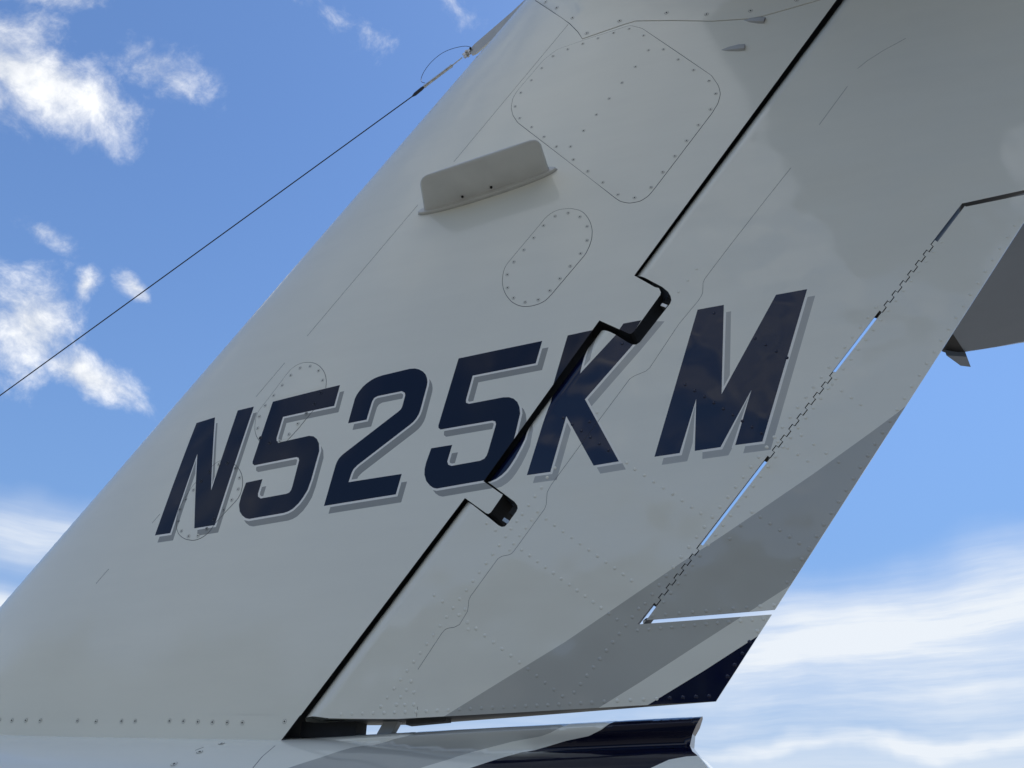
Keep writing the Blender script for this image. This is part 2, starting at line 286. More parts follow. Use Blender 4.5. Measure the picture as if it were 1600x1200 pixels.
SCREWS = [[[-0.1394,3.9634],[-0.1934,3.9671],[-0.2487,3.9638],[-0.3032,3.9604],[-0.3577,3.9561],[-0.4123,3.9452],[-0.4545,3.8988],[-0.4934,3.8503],
 [-0.5326,3.8015],[-0.5529,3.7386],[-0.5362,3.6708],[-0.4949,3.6098],[-0.4534,3.5476],[-0.4136,3.4894],[-0.3675,3.4738],[-0.3611,3.4146],
 [-0.3187,3.352],[-0.276,3.2925],[-0.2345,3.2322],[-0.1873,3.2078],[-0.1365,3.2346],[-0.0968,3.2835],[-0.0557,3.3361],[-0.0148,3.3871],[0.0267,3.4395],
 [0.0694,3.4934],[0.0937,3.5534],[0.0815,3.615],[0.0424,3.6791],[0.0018,3.7453],[-0.0387,3.8119],[-0.095,3.9074],[-0.0865,3.8267],[-0.1352,3.7641],
 [-0.1844,3.7048],[-0.2309,3.6465],[-0.2769,3.5872],[-0.3222,3.5295]],[[-0.4285,3.1998],[-0.3878,3.2015],[-0.3533,3.1774],[-0.334,3.1356],
 [-0.3371,3.0842],[-0.359,3.0412],[-0.3912,3.0029],[-0.4236,2.9657],[-0.4546,2.9302],[-0.4893,2.9058],[-0.5281,2.9056],[-0.5623,2.9273],
 [-0.5803,2.9677],[-0.5805,3.0154],[-0.5598,3.0574],[-0.5284,3.095],[-0.4968,3.1335],[-0.4653,3.1732]],[[-1.252,2.8247],[-1.216,2.8233],
 [-1.1828,2.8001],[-1.1631,2.7623],[-1.1628,2.7189],[-1.1789,2.6849],[-1.2021,2.6556],[-1.2256,2.6265],[-1.2507,2.5965],[-1.2792,2.5784],
 [-1.3136,2.5796],[-1.3488,2.6007],[-1.3664,2.6362],[-1.3692,2.6765],[-1.3558,2.7118],[-1.3315,2.7427],[-1.307,2.7738],[-1.2822,2.8047]],
 [[-1.5548,2.4646],[-1.5755,2.4376],[-1.5863,2.4084],[-1.5823,2.3712],[-1.5617,2.3389],[-1.5315,2.3202],[-1.4985,2.3178],[-1.4741,2.3349],
 [-1.456,2.3618],[-1.4283,2.3859],[-1.4073,2.4133],[-1.3924,2.4441],[-1.3955,2.4799],[-1.4164,2.5134],[-1.4513,2.5366],[-1.4821,2.5366],
 [-1.5107,2.517],[-1.5347,2.4906]]]
FAIR_SCREWS = [[-0.4377,4.3054],[-0.3928,4.2307],[-0.3341,4.1268],[-0.2861,4.0097],[-0.1688,4.0201],[-0.0094,3.9876],[0.1149,3.9235],[0.2491,3.8841],
 [0.3906,3.8801]]
BASE_SCREWS = [[-2.0292,1.8613],[-1.983,1.8585],[-1.9325,1.8565],[-1.8814,1.8545],[-1.7546,1.8484],[-1.693,1.8449],[-1.6126,1.8429],[-1.5701,1.8414],
 [-1.4663,1.8383],[-1.4252,1.8361],[-1.3831,1.8335],[-1.3411,1.8313],[-1.2993,1.8292],[-1.2571,1.8275],[-1.143,1.8266]]
BASE_TOP = [[-2.1414,1.8828],[-2.0395,1.8778],[-1.5992,1.8579],[-1.1167,1.8389]]
BASE_BOT = [[-2.1157,1.8379],[-2.0173,1.8334],[-1.5864,1.8145],[-1.3231,1.8046],[-1.128,1.7971]]
RIV_RUD = [[-0.5947,2.2267],[-0.6117,2.2058],[-0.6286,2.1851],[-0.6454,2.1644],[-0.6621,2.1439],[-0.6786,2.1236],[-0.6951,2.1033],[-0.7115,2.0832],
 [-0.7277,2.0632],[-0.7439,2.0433],[-0.7599,2.0236],[-0.7759,2.0039],[-0.7918,1.9844],[-0.8075,1.965],[-0.8232,1.9458],[-0.8388,1.9266],
 [-0.8543,1.9076],[-0.8697,1.8887],[-0.885,1.8699],[-0.9002,1.8512],[-0.999,1.8379],[-0.9719,1.8379],[-0.9449,1.8378],[-0.9182,1.8377],
 [-0.8916,1.8377],[-0.8652,1.8376],[-0.839,1.8375],[-0.8129,1.8375],[-0.7882,1.838],[-0.7616,1.8383],[-0.7353,1.8386],[-0.7091,1.8389],[-0.683,1.8393],
 [-0.6572,1.8396],[-0.6315,1.8399],[-0.6059,1.8402],[-0.5806,1.8404],[-0.5554,1.8407],[-0.5303,1.841],[-0.5054,1.8413],[-0.4807,1.8416],
 [-0.4561,1.8419],[-0.4317,1.8422],[-0.4074,1.8425],[-0.3808,1.8441],[-0.3524,1.8445],[-0.3241,1.8449],[-0.2961,1.8453],[-0.2683,1.8456],
 [-0.2406,1.846],[-0.2132,1.8464],[-0.186,1.8467],[-0.1589,1.8471],[-0.7128,2.0459],[-0.6912,2.029],[-0.6699,2.0124],[-0.6488,1.9959],[-0.628,1.9797],
 [-0.6076,1.9638],[-0.5874,1.948],[-0.5674,1.9324],[-0.5478,1.9171],[-0.5283,1.902],[-0.5092,1.887],[-0.4903,1.8722],[-0.4716,1.8577],[-0.4455,1.8646],
 [-0.4301,1.8811],[-0.4147,1.8978],[-0.3991,1.9145],[-0.3835,1.9314],[-0.3678,1.9483],[-0.352,1.9653],[-0.3361,1.9824],[-0.3201,1.9996],
 [-0.3041,2.0168],[-0.288,2.0342],[-0.2726,2.0445],[-0.2549,2.0637],[-0.237,2.0829],[-0.2191,2.1023],[-0.2011,2.1213],[-0.1811,2.1427],[-0.161,2.1642],
 [-0.1407,2.1858],[-0.1203,2.2075],[-0.0997,2.2294],[-0.0791,2.2515],[-0.0583,2.2736],[-0.0373,2.296],[-0.0163,2.3184],[0.0049,2.341],[0.0263,2.3638],
 [0.0478,2.3867],[0.0694,2.4098],[0.0912,2.433],[0.1131,2.4563],[0.1351,2.4799],[0.1574,2.5035],[0.1797,2.5274],[0.2022,2.5514],[0.2249,2.5755],
 [0.2477,2.5999],[0.2706,2.6243],[0.2938,2.649],[0.317,2.6738],[0.3405,2.6988],[0.3641,2.724],[-0.5552,2.1901],[-0.5359,2.1744],[-0.5169,2.1588],
 [-0.4981,2.1435],[-0.4795,2.1283],[-0.4612,2.1133],[-0.4431,2.0986],[-0.4252,2.0839],[-0.4075,2.0695],[-0.39,2.0552],[-0.3727,2.0412],
 [-0.3556,2.0272],[-0.3388,2.0135],[-0.492,2.2609],[-0.4714,2.2436],[-0.4511,2.2266],[-0.4311,2.2097],[-0.4113,2.1931],[-0.3918,2.1767],
 [-0.3725,2.1605],[-0.3535,2.1445],[-0.3347,2.1288],[-0.3162,2.1132],[-0.2979,2.0978],[-0.1184,2.5771],[-0.0973,2.5568],[-0.0765,2.5369],
 [-0.056,2.5172],[-0.0358,2.4979],[-0.0158,2.4788],[0.0038,2.4599],[0.0232,2.4414],[0.0423,2.4231],[0.0695,2.6818],[0.0915,2.6594],[0.1132,2.6374],
 [0.1345,2.6157],[-0.02,2.7735],[-0.4352,2.5259],[-0.4127,2.5046],[-0.3905,2.4837],[-0.3686,2.463],[-0.3471,2.4427],[-0.3259,2.4227],[-0.3678,2.5062],
 [-0.347,2.5295],[-0.2838,2.3846],[-0.4843,2.3679],[-0.4635,2.3912],[-0.2655,2.7211],[-0.2652,2.3658],[-0.2441,2.3473],[-0.2233,2.3291],
 [-0.2028,2.3112],[-0.1825,2.2935],[-0.1825,2.2935],[-0.1627,2.2757],[-0.1432,2.2581],[-0.124,2.2408],[-0.5006,2.3425],[-0.5178,2.3214],
 [-0.5343,2.3004],[-0.5512,2.279],[-0.5658,2.2624],[-0.5808,2.2448],[-0.5121,2.2818],[-0.5279,2.2621],[-0.5435,2.2436],[-0.5591,2.2258],
 [-0.5751,2.207],[-0.5856,2.1926],[-0.4915,2.2614],[-0.6431,2.264],[-0.6206,2.2446],[-0.5947,2.2262],[-0.8282,1.9028],[-0.8385,1.8847],
 [-0.8198,1.8785],[-0.852,1.8696],[-0.8407,1.8528],[-0.8193,1.853],[-0.8617,1.854],[-0.7107,2.0458],[-0.6915,2.0274],[-0.6892,2.0118],[-0.7766,2.0967],
 [-0.7544,2.0805],[-0.6975,2.0578],[-0.2953,1.9874],[-0.2699,1.9883],[-0.2447,1.9891],[-0.2196,1.9899],[-0.1947,1.9907],[-0.1699,1.9915],
 [-0.1453,1.9923],[-0.1208,1.9931],[-0.0964,1.9939],[-0.0722,1.9947],[-0.0481,1.9955],[-0.0242,1.9963],[-0.0414,1.9721],[-0.0607,1.9507],
 [-0.0787,1.9282],[-0.0979,1.9059],[-0.1157,1.8838],[-0.0461,2.9212],[-0.0741,2.8886],[-0.1018,2.8563]]
RIV_TAB = [[-0.2313,2.0447],[-0.2132,2.0641],[-0.195,2.0836],[-0.1767,2.1033],[-0.1583,2.123],[-0.1398,2.1429],[-0.1181,2.1662],[-0.0985,2.1873],
 [-0.0787,2.2084],[-0.0588,2.2297],[-0.0388,2.2512],[-0.0186,2.2728],[0.0017,2.2945],[0.0221,2.3163],[0.0426,2.3383],[0.0633,2.3605],[0.0841,2.3827],
 [0.1051,2.4051],[0.1262,2.4277],[0.1474,2.4504],[0.1687,2.4733],[0.1902,2.4963],[0.2119,2.5194],[0.2336,2.5428],[0.2556,2.5662],[0.2776,2.5898],
 [0.2998,2.6136],[0.3222,2.6376],[0.3447,2.6617],[0.3674,2.6859],[0.3902,2.7103],[0.4131,2.7349],[0.4363,2.7597],[0.4596,2.7846],[0.483,2.8097],
 [0.5066,2.8349],[0.5304,2.8604],[0.5543,2.886],[-0.2598,2.0171],[-0.2299,2.0179],[-0.2002,2.0186],[-0.1708,2.0193],[-0.1415,2.0201],[-0.1125,2.0208],
 [-0.0837,2.0215],[-0.055,2.0222],[-0.0266,2.023],[0.0016,2.0237],[0.0376,2.0698],[0.0572,2.0934],[0.0769,2.1172],[0.0967,2.1412],[0.1168,2.1654],
 [0.1369,2.1898],[0.1573,2.2144],[0.1778,2.2392],[0.1985,2.2642],[0.2193,2.2894],[0.2404,2.3148],[0.2616,2.3404],[0.283,2.3662],[0.3045,2.3923],
 [0.3263,2.4185],[0.3482,2.445],[0.3703,2.4717],[0.3926,2.4987],[0.4151,2.5258],[0.4378,2.5533],[0.4607,2.5809],[0.4837,2.6088],[0.507,2.6369],
 [0.5305,2.6653],[0.5542,2.6939],[0.5781,2.7228],[0.6022,2.7519],[0.6266,2.7813],[0.6511,2.811],[0.6759,2.8409],[0.7009,2.8711],[0.7261,2.9016],
 [0.0059,2.2195],[0.0243,2.2026],[0.0424,2.1859],[0.0604,2.1694],[0.078,2.1531],[0.0955,2.137],[-0.0686,2.1754],[-0.0395,2.2041],[-0.0102,2.2331],
 [0.0746,2.3976],[0.0939,2.379],[0.113,2.3607],[0.1318,2.3426],[0.1297,2.4073],[0.1525,2.3818],[0.1748,2.3567],[0.1967,2.3321],[0.2228,2.5298],
 [0.2402,2.5089],[0.2574,2.4884],[0.2743,2.4681]]
ANT_ROOT = [[-0.8668,3.3505],[-0.4388,3.3877]]
ANT_TIP = [[-0.8688,-0.155,3.4517],[-0.4562,-0.155,3.4905]]
ANT_FL = [[-0.8848,3.3423],[-0.8752,3.3679],[-0.7853,3.3772],[-0.5638,3.4028],[-0.457,3.4102],[-0.4318,3.4104],[-0.4177,3.3948],[-0.4204,3.3791],
 [-0.4586,3.3527],[-0.564,3.3279],[-0.6932,3.3132],[-0.8045,3.3126],[-0.8648,3.324]]
HINGE_PTS = [[-0.1445,2.825],[-0.5956,2.2689]]
MAST = [[[0.2225,3.8516],[0.283,3.8223]],[[0.1365,3.74],[0.2065,3.7225]]]
W0 = [-2.6849,-0.0,3.0478]
W1 = [-1.0133,0.0,4.1007]
W2 = [-0.9685,0.0,4.1358]
W3 = [-0.8487,0.0,4.2168]
W4 = [-0.8088,0.0,4.2466]
W5 = [-0.7606,0.0,4.2808]
W6 = [-0.6127,0.0,4.3911]
LOOP = [[-0.9643,0.0,4.1583],[-0.9826,0.0,4.1721],[-0.9838,0.0,4.2032],[-0.9658,0.0,4.2512],[-0.9331,0.0,4.2933],[-0.8905,0.0,4.3212],[-0.838,0.0,4.3241],
 [-0.7943,0.0,4.3142],[-0.7722,0.0,4.2952]]
STRAP = [[-0.7795,0.0,4.2734],[-0.7557,0.0,4.3028],[-0.5992,0.0,4.4348],[-0.5171,0.0,4.5131],[-0.4772,0.0,4.4795],[-0.626,0.0,4.3438],[-0.7461,0.0,4.2462],
 [-0.765,0.0,4.2428]]
S_TIPLE = [1.3345,3.1047,4.3]
S_TIPR = [1.8104,3.1714,4.3]
S_BOOT = [1.3761,2.8614,4.3]
S_BOOT2 = [1.5515,3.1465,4.3]
S_HORN = [[1.3214,3.0188,4.25],[1.4269,3.1856,4.25],[1.4933,3.2251,4.25],[1.4488,3.0784,4.25]]
T_GREY = [[-1.0754,1.7098],[-1.0386,1.7184],[-0.9857,1.7394],[-0.9421,1.763],[-0.8684,1.7826],[-0.8365,1.7875],[-0.834,1.8027],[-0.4639,1.8075],
 [-0.4761,1.7933],[-0.498,1.7841],[-0.5202,1.7781],[-0.5862,1.7699],[-0.6613,1.7558],[-0.7027,1.732],[-0.7445,1.7162],[-0.7758,1.7024]]
T_NAVY = [[-0.6795,1.6987],[-0.6249,1.7197],[-0.5547,1.748],[-0.4653,1.7682],[-0.4155,1.7758],[-0.3864,1.7869],[-0.3548,1.8085],[-0.1773,1.8053],
 [-0.1946,1.7813],[-0.2063,1.7512],[-0.1886,1.729],[-0.2105,1.7282],[-0.2432,1.7225],[-0.2761,1.7073],[-0.3074,1.6937]]
T_AFT = [[-0.1777,1.8072],[-0.1894,1.7892],[-0.1999,1.7734],[-0.2063,1.7512],[-0.199,1.7382],[-0.1861,1.7277],[-0.1717,1.7106],[-0.1629,1.6945]]
T_SCREWS = [[-1.3267,1.7313],[-1.2987,1.7584],[-1.2778,1.779],[-1.4034,1.8117],[-1.4789,1.8142],[-1.2889,1.8051],[-1.21,1.8011]]
T_SEAM = [[[-1.3054,1.7961],[-1.1614,1.7922]],[[-1.1224,1.7197],[-1.1259,1.7447],[-1.1302,1.7707]],[[-1.3165,1.7627],[-1.3079,1.7704]]]
PTS = {"strut0":[-0.8933,1.8184],"strut1":[-0.9166,1.7897],"cove":[-0.9772,1.8114]}

# ------------------------------------------------------------------ materials
def mat(name, col, rough=0.4, metal=0.0, coat=0.0, mottle=0.0, wave=0.0, grain=0.0, mscale=3.0):
    m = bpy.data.materials.new(name); m.use_nodes = True
    t = m.node_tree; b = t.nodes['Principled BSDF']
    b.inputs['Base Color'].default_value = (*col, 1)
    b.inputs['Roughness'].default_value = rough
    b.inputs['Metallic'].default_value = metal
    b.inputs['Coat Weight'].default_value = coat
    b.inputs['Coat Roughness'].default_value = 0.04
    geo = t.nodes.new('ShaderNodeTexCoord')
    if mottle:
        n = t.nodes.new('ShaderNodeTexNoise'); n.inputs['Scale'].default_value = mscale; n.inputs['Detail'].default_value = 6
        t.links.new(geo.outputs['Object'], n.inputs['Vector'])
        r = t.nodes.new('ShaderNodeValToRGB')
        r.color_ramp.elements[0].position = 0.3; r.color_ramp.elements[1].position = 0.7
        r.color_ramp.elements[0].color = (*[c * (1 - mottle) for c in col], 1)
        r.color_ramp.elements[1].color = (*[min(c * (1 + mottle), 1) for c in col], 1)
        t.links.new(n.outputs['Fac'], r.inputs[0]); t.links.new(r.outputs[0], b.inputs['Base Color'])
        if 'white' in name:                 # faint grime drawn aft by the airflow
            mpn = t.nodes.new('ShaderNodeMapping'); mpn.inputs['Scale'].default_value = (0.8, 4, 4.5); mpn.inputs['Rotation'].default_value = (0, 0.12, 0)
            s1 = t.nodes.new('ShaderNodeTexNoise'); s1.inputs['Scale'].default_value = 3.0; s1.inputs['Detail'].default_value = 7; s1.inputs['Roughness'].default_value = 0.65
            t.links.new(geo.outputs['Object'], mpn.inputs[0]); t.links.new(mpn.outputs[0], s1.inputs['Vector'])
            r2 = t.nodes.new('ShaderNodeMapRange'); r2.inputs[1].default_value = .35; r2.inputs[2].default_value = .75; r2.inputs[3].default_value = 1.0; r2.inputs[4].default_value = 0.965
            t.links.new(s1.outputs['Fac'], r2.inputs[0])
            mm = t.nodes.new('ShaderNodeVectorMath'); mm.operation = 'SCALE'
            t.links.new(r.outputs[0], mm.inputs[0]); t.links.new(r2.outputs[0], mm.inputs['Scale']); t.links.new(mm.outputs[0], b.inputs['Base Color'])
        g = t.nodes.new('ShaderNodeTexNoise'); g.inputs['Scale'].default_value = mscale * 7; g.inputs['Detail'].default_value = 5
        t.links.new(geo.outputs['Object'], g.inputs['Vector'])
        mr = t.nodes.new('ShaderNodeMapRange'); mr.inputs[3].default_value = max(rough - 0.03, 0.02); mr.inputs[4].default_value = rough + 0.07
        t.links.new(g.outputs['Fac'], mr.inputs[0]); t.links.new(mr.outputs[0], b.inputs['Roughness'])
    prev = None
    for amt, sc, dist in ((wave, 5.0, 0.009 if wave < 0.5 else 0.016), (grain, 260.0, 0.0002)):
        if not amt: continue
        n = t.nodes.new('ShaderNodeTexNoise'); n.inputs['Scale'].default_value = sc; n.inputs['Detail'].default_value = 1.5 if sc < 20 else 3
        t.links.new(geo.outputs['Object'], n.inputs['Vector'])
        bp = t.nodes.new('ShaderNodeBump'); bp.inputs['Strength'].default_value = amt; bp.inputs['Distance'].default_value = dist
        t.links.new(n.outputs['Fac'], bp.inputs['Height'])
        if prev: t.links.new(prev.outputs[0], bp.inputs['Normal'])
        prev = bp
    if prev:
        t.links.new(prev.outputs[0], b.inputs['Normal'])
        t.links.new(prev.outputs[0], b.inputs['Coat Normal'])
    return m
M = dict(
    white=mat('white aircraft paint', (0.83, 0.82, 0.71), 0.10, coat=0, mottle=0.025, wave=0.25, mscale=1.3),
    rwhite=mat('white paint on thin sheet', (0.83, 0.82, 0.71), 0.08, coat=0, mottle=0.02, wave=0.75, mscale=1.3),
    trim=mat('bright white trim paint', (0.86, 0.84, 0.76), 0.1, coat=0, wave=0.25),  # body white lightened, painting in a bright rim beside each drop shadow
    navy=mat('navy gloss paint', (0.0035, 0.005, 0.019), 0.07, coat=0, wave=0.3, mottle=0.1),
    rnavy=mat('navy gloss paint on thin sheet', (0.005, 0.008, 0.031), 0.06, coat=0, wave=0.75, mottle=0.1),
    shadow=mat('grey drop shadow paint', (0.33, 0.33, 0.295), 0.12, coat=0, wave=0.25),
    rshadow=mat('grey drop shadow paint on thin sheet', (0.46, 0.46, 0.42), 0.1, coat=0, wave=0.7),
    grey=mat('grey gloss paint', (0.47, 0.47, 0.42), 0.07, coat=0, mottle=0.03, wave=1.0),
    seam=mat('dark seam sealant', (0.11, 0.115, 0.12), 0.8),
    dark=mat('dark painted recess shade', (0.012, 0.013, 0.014), 0.75, mottle=0.3, mscale=20),  # near-black colour stands in for the deep shade inside the recesses
    rib=mat('dirty grey rib', (0.05, 0.052, 0.052), 0.6, mottle=0.4, mscale=25),
    edge=mat('primed inner edge', (0.10, 0.105, 0.11), 0.55),
    slot=mat('screw slot', (0.008, 0.008, 0.008), 0.7),
    antenna=mat('beige grey antenna paint', (0.62, 0.63, 0.60), 0.45, coat=0.1, mottle=0.07, grain=0.3, mscale=9),
    sealant=mat('pale edge sealant', (0.45, 0.45, 0.42), 0.55, mottle=0.12, grain=0.4, mscale=30),
    steel=mat('worn steel fitting', (0.42, 0.42, 0.4), 0.35, metal=0.9, mottle=0.3, mscale=60),
    cable=mat('dark cable jacket', (0.012, 0.016, 0.03), 0.5),
    strap=mat('grey painted strap', (0.42, 0.43, 0.42), 0.4, mottle=0.08, mscale=12),
    stab=mat('stabilizer paint darkened for shade', (0.15, 0.185, 0.235), 0.35, coat=0.3, mottle=0.05, wave=0.4, mscale=2),  # whole stabiliser toned dark to carry the shade on its underside
    boot=mat('black rubber boot', (0.012, 0.012, 0.013), 0.55, grain=0.3),
)

M['navy'].node_tree.nodes['Principled BSDF'].inputs['Specular IOR Level'].default_value = 0.36
# ------------------------------------------------------------------ objects
def tag(o, label=None, cat=None, group=None, kind=None):
    if label: o['label'] = label
    if cat: o['category'] = cat
    if group: o['group'] = group
    if kind: o['kind'] = kind
    return o
def empty(name, loc=(0, 0, 0)):
    o = bpy.data.objects.new(name, None); COL.objects.link(o); o.location = loc
    o.empty_display_size = 0.2
    return o
class MB:
    """collects faces with a normal per corner"""
    def __init__(s): s.v = []; s.f = []; s.n = []; s.m = []; s.mats = []; s.idx = {}
    def vert(s, p, n=(0, 0, 0)):
        k = (round(p[0], 6), round(p[1], 6), round(p[2], 6), round(n[0], 2), round(n[1], 2), round(n[2], 2))
        if k not in s.idx: s.idx[k] = len(s.v); s.v.append(tuple(p))
        return s.idx[k]
    def mi(s, m):
        if m not in s.mats: s.mats.append(m)
        return s.mats.index(m)
    def face(s, ps, m, ns=None):
        if ns:
            f_ = (Vector(ps[1]) - Vector(ps[0])).cross(Vector(ps[2]) - Vector(ps[0]))
            if f_.length < 1e-10 and len(ps) > 3: f_ = (Vector(ps[2]) - Vector(ps[0])).cross(Vector(ps[3]) - Vector(ps[0]))
            if f_.dot(sum((Vector(q) for q in ns), Vector())) < 0: ps = ps[::-1]; ns = ns[::-1]
            ids = [s.vert(p, n) for p, n in zip(ps, ns)]
        else:
            a, b, c = Vector(ps[0]), Vector(ps[1]), Vector(ps[2])
            n = (b - a).cross(c - a)
            if n.length < 1e-12 and len(ps) > 3: n = (c - a).cross(Vector(ps[3]) - a)
            if n.length < 1e-12: return
            n.normalize(); ids = [s.vert(p, n) for p in ps]
            ns = [n] * len(ps)
        if len(set(ids)) < len(ids):
            keep = [i for i, k in enumerate(ids) if k not in ids[:i]]
            if len(keep) < 3: return
            ids = [ids[i] for i in keep]; ps = [ps[i] for i in keep]
            ns = [ns[i] for i in keep]
        s.f.append(ids); s.n.extend([tuple(n) for n in ns]); s.m.append(s.mi(m))
    def box(s, c, ax, ay, az, m):
        c = Vector(c); ax, ay, az = Vector(ax), Vector(ay), Vector(az)
        P = lambda i, j, k: c + ax * i + ay * j + az * k
        for q in (((-1,-1,-1),(-1,1,-1),(1,1,-1),(1,-1,-1)), ((-1,-1,1),(1,-1,1),(1,1,1),(-1,1,1)), ((-1,-1,-1),(1,-1,-1),(1,-1,1),(-1,-1,1)),
                  ((1,1,-1),(-1,1,-1),(-1,1,1),(1,1,1)), ((-1,1,-1),(-1,-1,-1),(-1,-1,1),(-1,1,1)), ((1,-1,-1),(1,1,-1),(1,1,1),(1,-1,1))):
            s.face([P(*t) for t in q], m)
    def tube(s, pts, rad, m, n=8, caps=True):
        pts = [Vector(p) for p in pts]
        if not isinstance(rad, (list, tuple)): rad = [rad] * len(pts)
        rings = []; nr = []
        prev = None
        for i, p in enumerate(pts):
            t = (pts[min(i + 1, len(pts) - 1)] - pts[max(i - 1, 0)]).normalized()
            a = prev if prev else (Vector((0, 1, 0)) if abs(t.y) < 0.9 else Vector((1, 0, 0)))
            a = (a - t * a.dot(t)).normalized(); prev = a; b = t.cross(a)
            dirs = [a * math.cos(6.28318 * k / n) + b * math.sin(6.28318 * k / n) for k in range(n)]
            rings.append([p + d * rad[i] for d in dirs]); nr.append(dirs)
        for i in range(len(pts) - 1):
            for k in range(n):
                l = (k + 1) % n
                s.face([rings[i][k], rings[i][l], rings[i + 1][l], rings[i + 1][k]], m, [nr[i][k], nr[i][l], nr[i + 1][l], nr[i + 1][k]])
        if caps:
            s.face(rings[0][::-1], m); s.face(rings[-1], m)
    def build(s, name, parent=None):
        me = bpy.data.meshes.new(name)
        me.from_pydata(s.v, [], s.f)
        for m in s.mats: me.materials.append(m)
        me.polygons.foreach_set('material_index', s.m)
        me.polygons.foreach_set('use_smooth', [True] * len(s.f))
        me.update()
        me.normals_split_custom_set(s.n)
        o = bpy.data.objects.new(name, me); COL.objects.link(o)
        if parent is not None: o.parent = parent
        return o

# ------------------------------------------------------------------ plane geometry
def inside(pt, poly):
    x, y = pt; w = 0; n = len(poly); j = n - 1
    for i in range(n):
        x0, y0 = poly[j]; x1, y1 = poly[i]
        if y0 <= y:
            if y1 > y and (x1 - x0) * (y - y0) - (x - x0) * (y1 - y0) > 0: w += 1
        elif y1 <= y and (x1 - x0) * (y - y0) - (x - x0) * (y1 - y0) < 0: w -= 1
        j = i
    return w != 0
class Poly:
    def __init__(s, p):
        s.p = [tuple(q) for q in p]
        xs = [q[0] for q in s.p]; ys = [q[1] for q in s.p]
        s.bb = (min(xs), min(ys), max(xs), max(ys))
    def near(s, m):
        (x0, y0), (x1, y1) = s.p[0], s.p[1]
        L = math.hypot(x1 - x0, y1 - y0); t = ((m[0] - x0) * (x1 - x0) + (m[1] - y0) * (y1 - y0)) / L / L
        return -.01 < t < 1.01 and abs((m[0] - x0) * (y1 - y0) - (m[1] - y0) * (x1 - x0)) / L < .0004
    def has(s, c): return s.bb[0] <= c[0] <= s.bb[2] and s.bb[1] <= c[1] <= s.bb[3] and inside(c, s.p)
def area(p): return 0.5 * sum(p[i - 1][0] * p[i][1] - p[i][0] * p[i - 1][1] for i in range(len(p)))
def offset(poly, d):
    """mitred outward offset of a closed outline"""
    if area(poly) < 0: poly = poly[::-1]
    n = len(poly); out = []
    for i in range(n):
        a, b, c = Vector(poly[i - 1]), Vector(poly[i]), Vector(poly[(i + 1) % n])
        e1, e2 = (b - a).normalized(), (c - b).normalized()
        n1, n2 = Vector((e1.y, -e1.x)), Vector((e2.y, -e2.x))
        k = 1 + n1.dot(n2)
        m = (n1 + n2) / max(k, 0.12)
        out.append((b.x + m.x * d, b.y + m.y * d))
    return out
def strip(line, w):
    """narrow closed outline along an open line"""
    L, R = [], []
    for i, p in enumerate(line):
        t = Vector(line[min(i + 1, len(line) - 1)]) - Vector(line[max(i - 1, 0)]); t.normalize()
        q = Vector((-t.y, t.x)) * w / 2
        L.append((p[0] + q.x, p[1] + q.y)); R.append((p[0] - q.x, p[1] - q.y))
    return L + R[::-1]
def chaikin(p, closed=True, n=1, lim=0.035):
    """rounds an outline where its points lie close together"""
    for _ in range(n):
        q = []
        N = len(p)
        for i in range(N if closed else N - 1):
            a, b = Vector(p[i]), Vector(p[(i + 1) % N])
            if (b - a).length < lim: q += [tuple(a * .75 + b * .25), tuple(a * .25 + b * .75)]
            else:
                u = (b - a).normalized() * lim * 0.25
                q += [tuple(a + u), tuple(b - u)]
        if not closed: q = [tuple(p[0])] + q + [tuple(p[-1])]
        p = q
    return p
def resample(p, d, closed=True):
    q = []
    n = len(p)
    for i in range(n if closed else n - 1):
        a, b = Vector(p[i]), Vector(p[(i + 1) % n]); k = max(1, int(math.ceil((b - a).length / d)))
        for j in range(k): q.append(tuple(a + (b - a) * j / k))
    if not closed: q.append(tuple(p[-1]))
    return q
def cdt(outlines, pts):
    V, Ed = [], []
    for o in outlines:
        s = len(V)
        if o and o[0] == 'line':                        # open guide line
            V += [Vector(q) for q in o[1]]
            Ed += [(s + i, s + i + 1) for i in range(len(o[1]) - 1)]
            continue
        V += [Vector(q) for q in o]
        Ed += [(s + i, s + (i + 1) % len(o)) for i in range(len(o))]
    V += [Vector(q) for q in pts]
    r = delaunay_2d_cdt(V, Ed, [], 0, 1e-6)
    return [tuple(v) for v in r[0]], r[2]
def nrm(h, x, z, side):
    e = 2e-4
    hx = (h(x + e, z) - h(x - e, z)) / (2 * e); hz = (h(x, z + e) - h(x, z - e)) / (2 * e)
    n = Vector((-hx, -1, -hz)).normalized()
    return (n.x, n.y * side, n.z)
DEPTH = 0.0012
FARCUT = []                          # where the far skin stands back from an open slot
def slot(A, B, off, h, b):
    """open slot edge A-B: far skin ends further back, a slanting web joins the two"""
    A, B, o = Vector(A), Vector(B), Vector(off)
    FARCUT.append(Poly([tuple(A), tuple(B), tuple(B + o), tuple(A + o)]))
    n = 8
    for i in range(n):
        p, q = A.lerp(B, i / n), A.lerp(B, (i + 1) / n)
        P = [(p.x, -h(p.x, p.y) + .0016, p.y), (q.x, -h(q.x, q.y) + .0016, q.y), (q.x + o.x, h(q.x, q.y), q.y + o.y), (p.x + o.x, h(p.x, p.y), p.y + o.y)]
        b.face(P, M['edge'])
def on_slot(mid): return any(q.near(mid) for q in FARCUT)
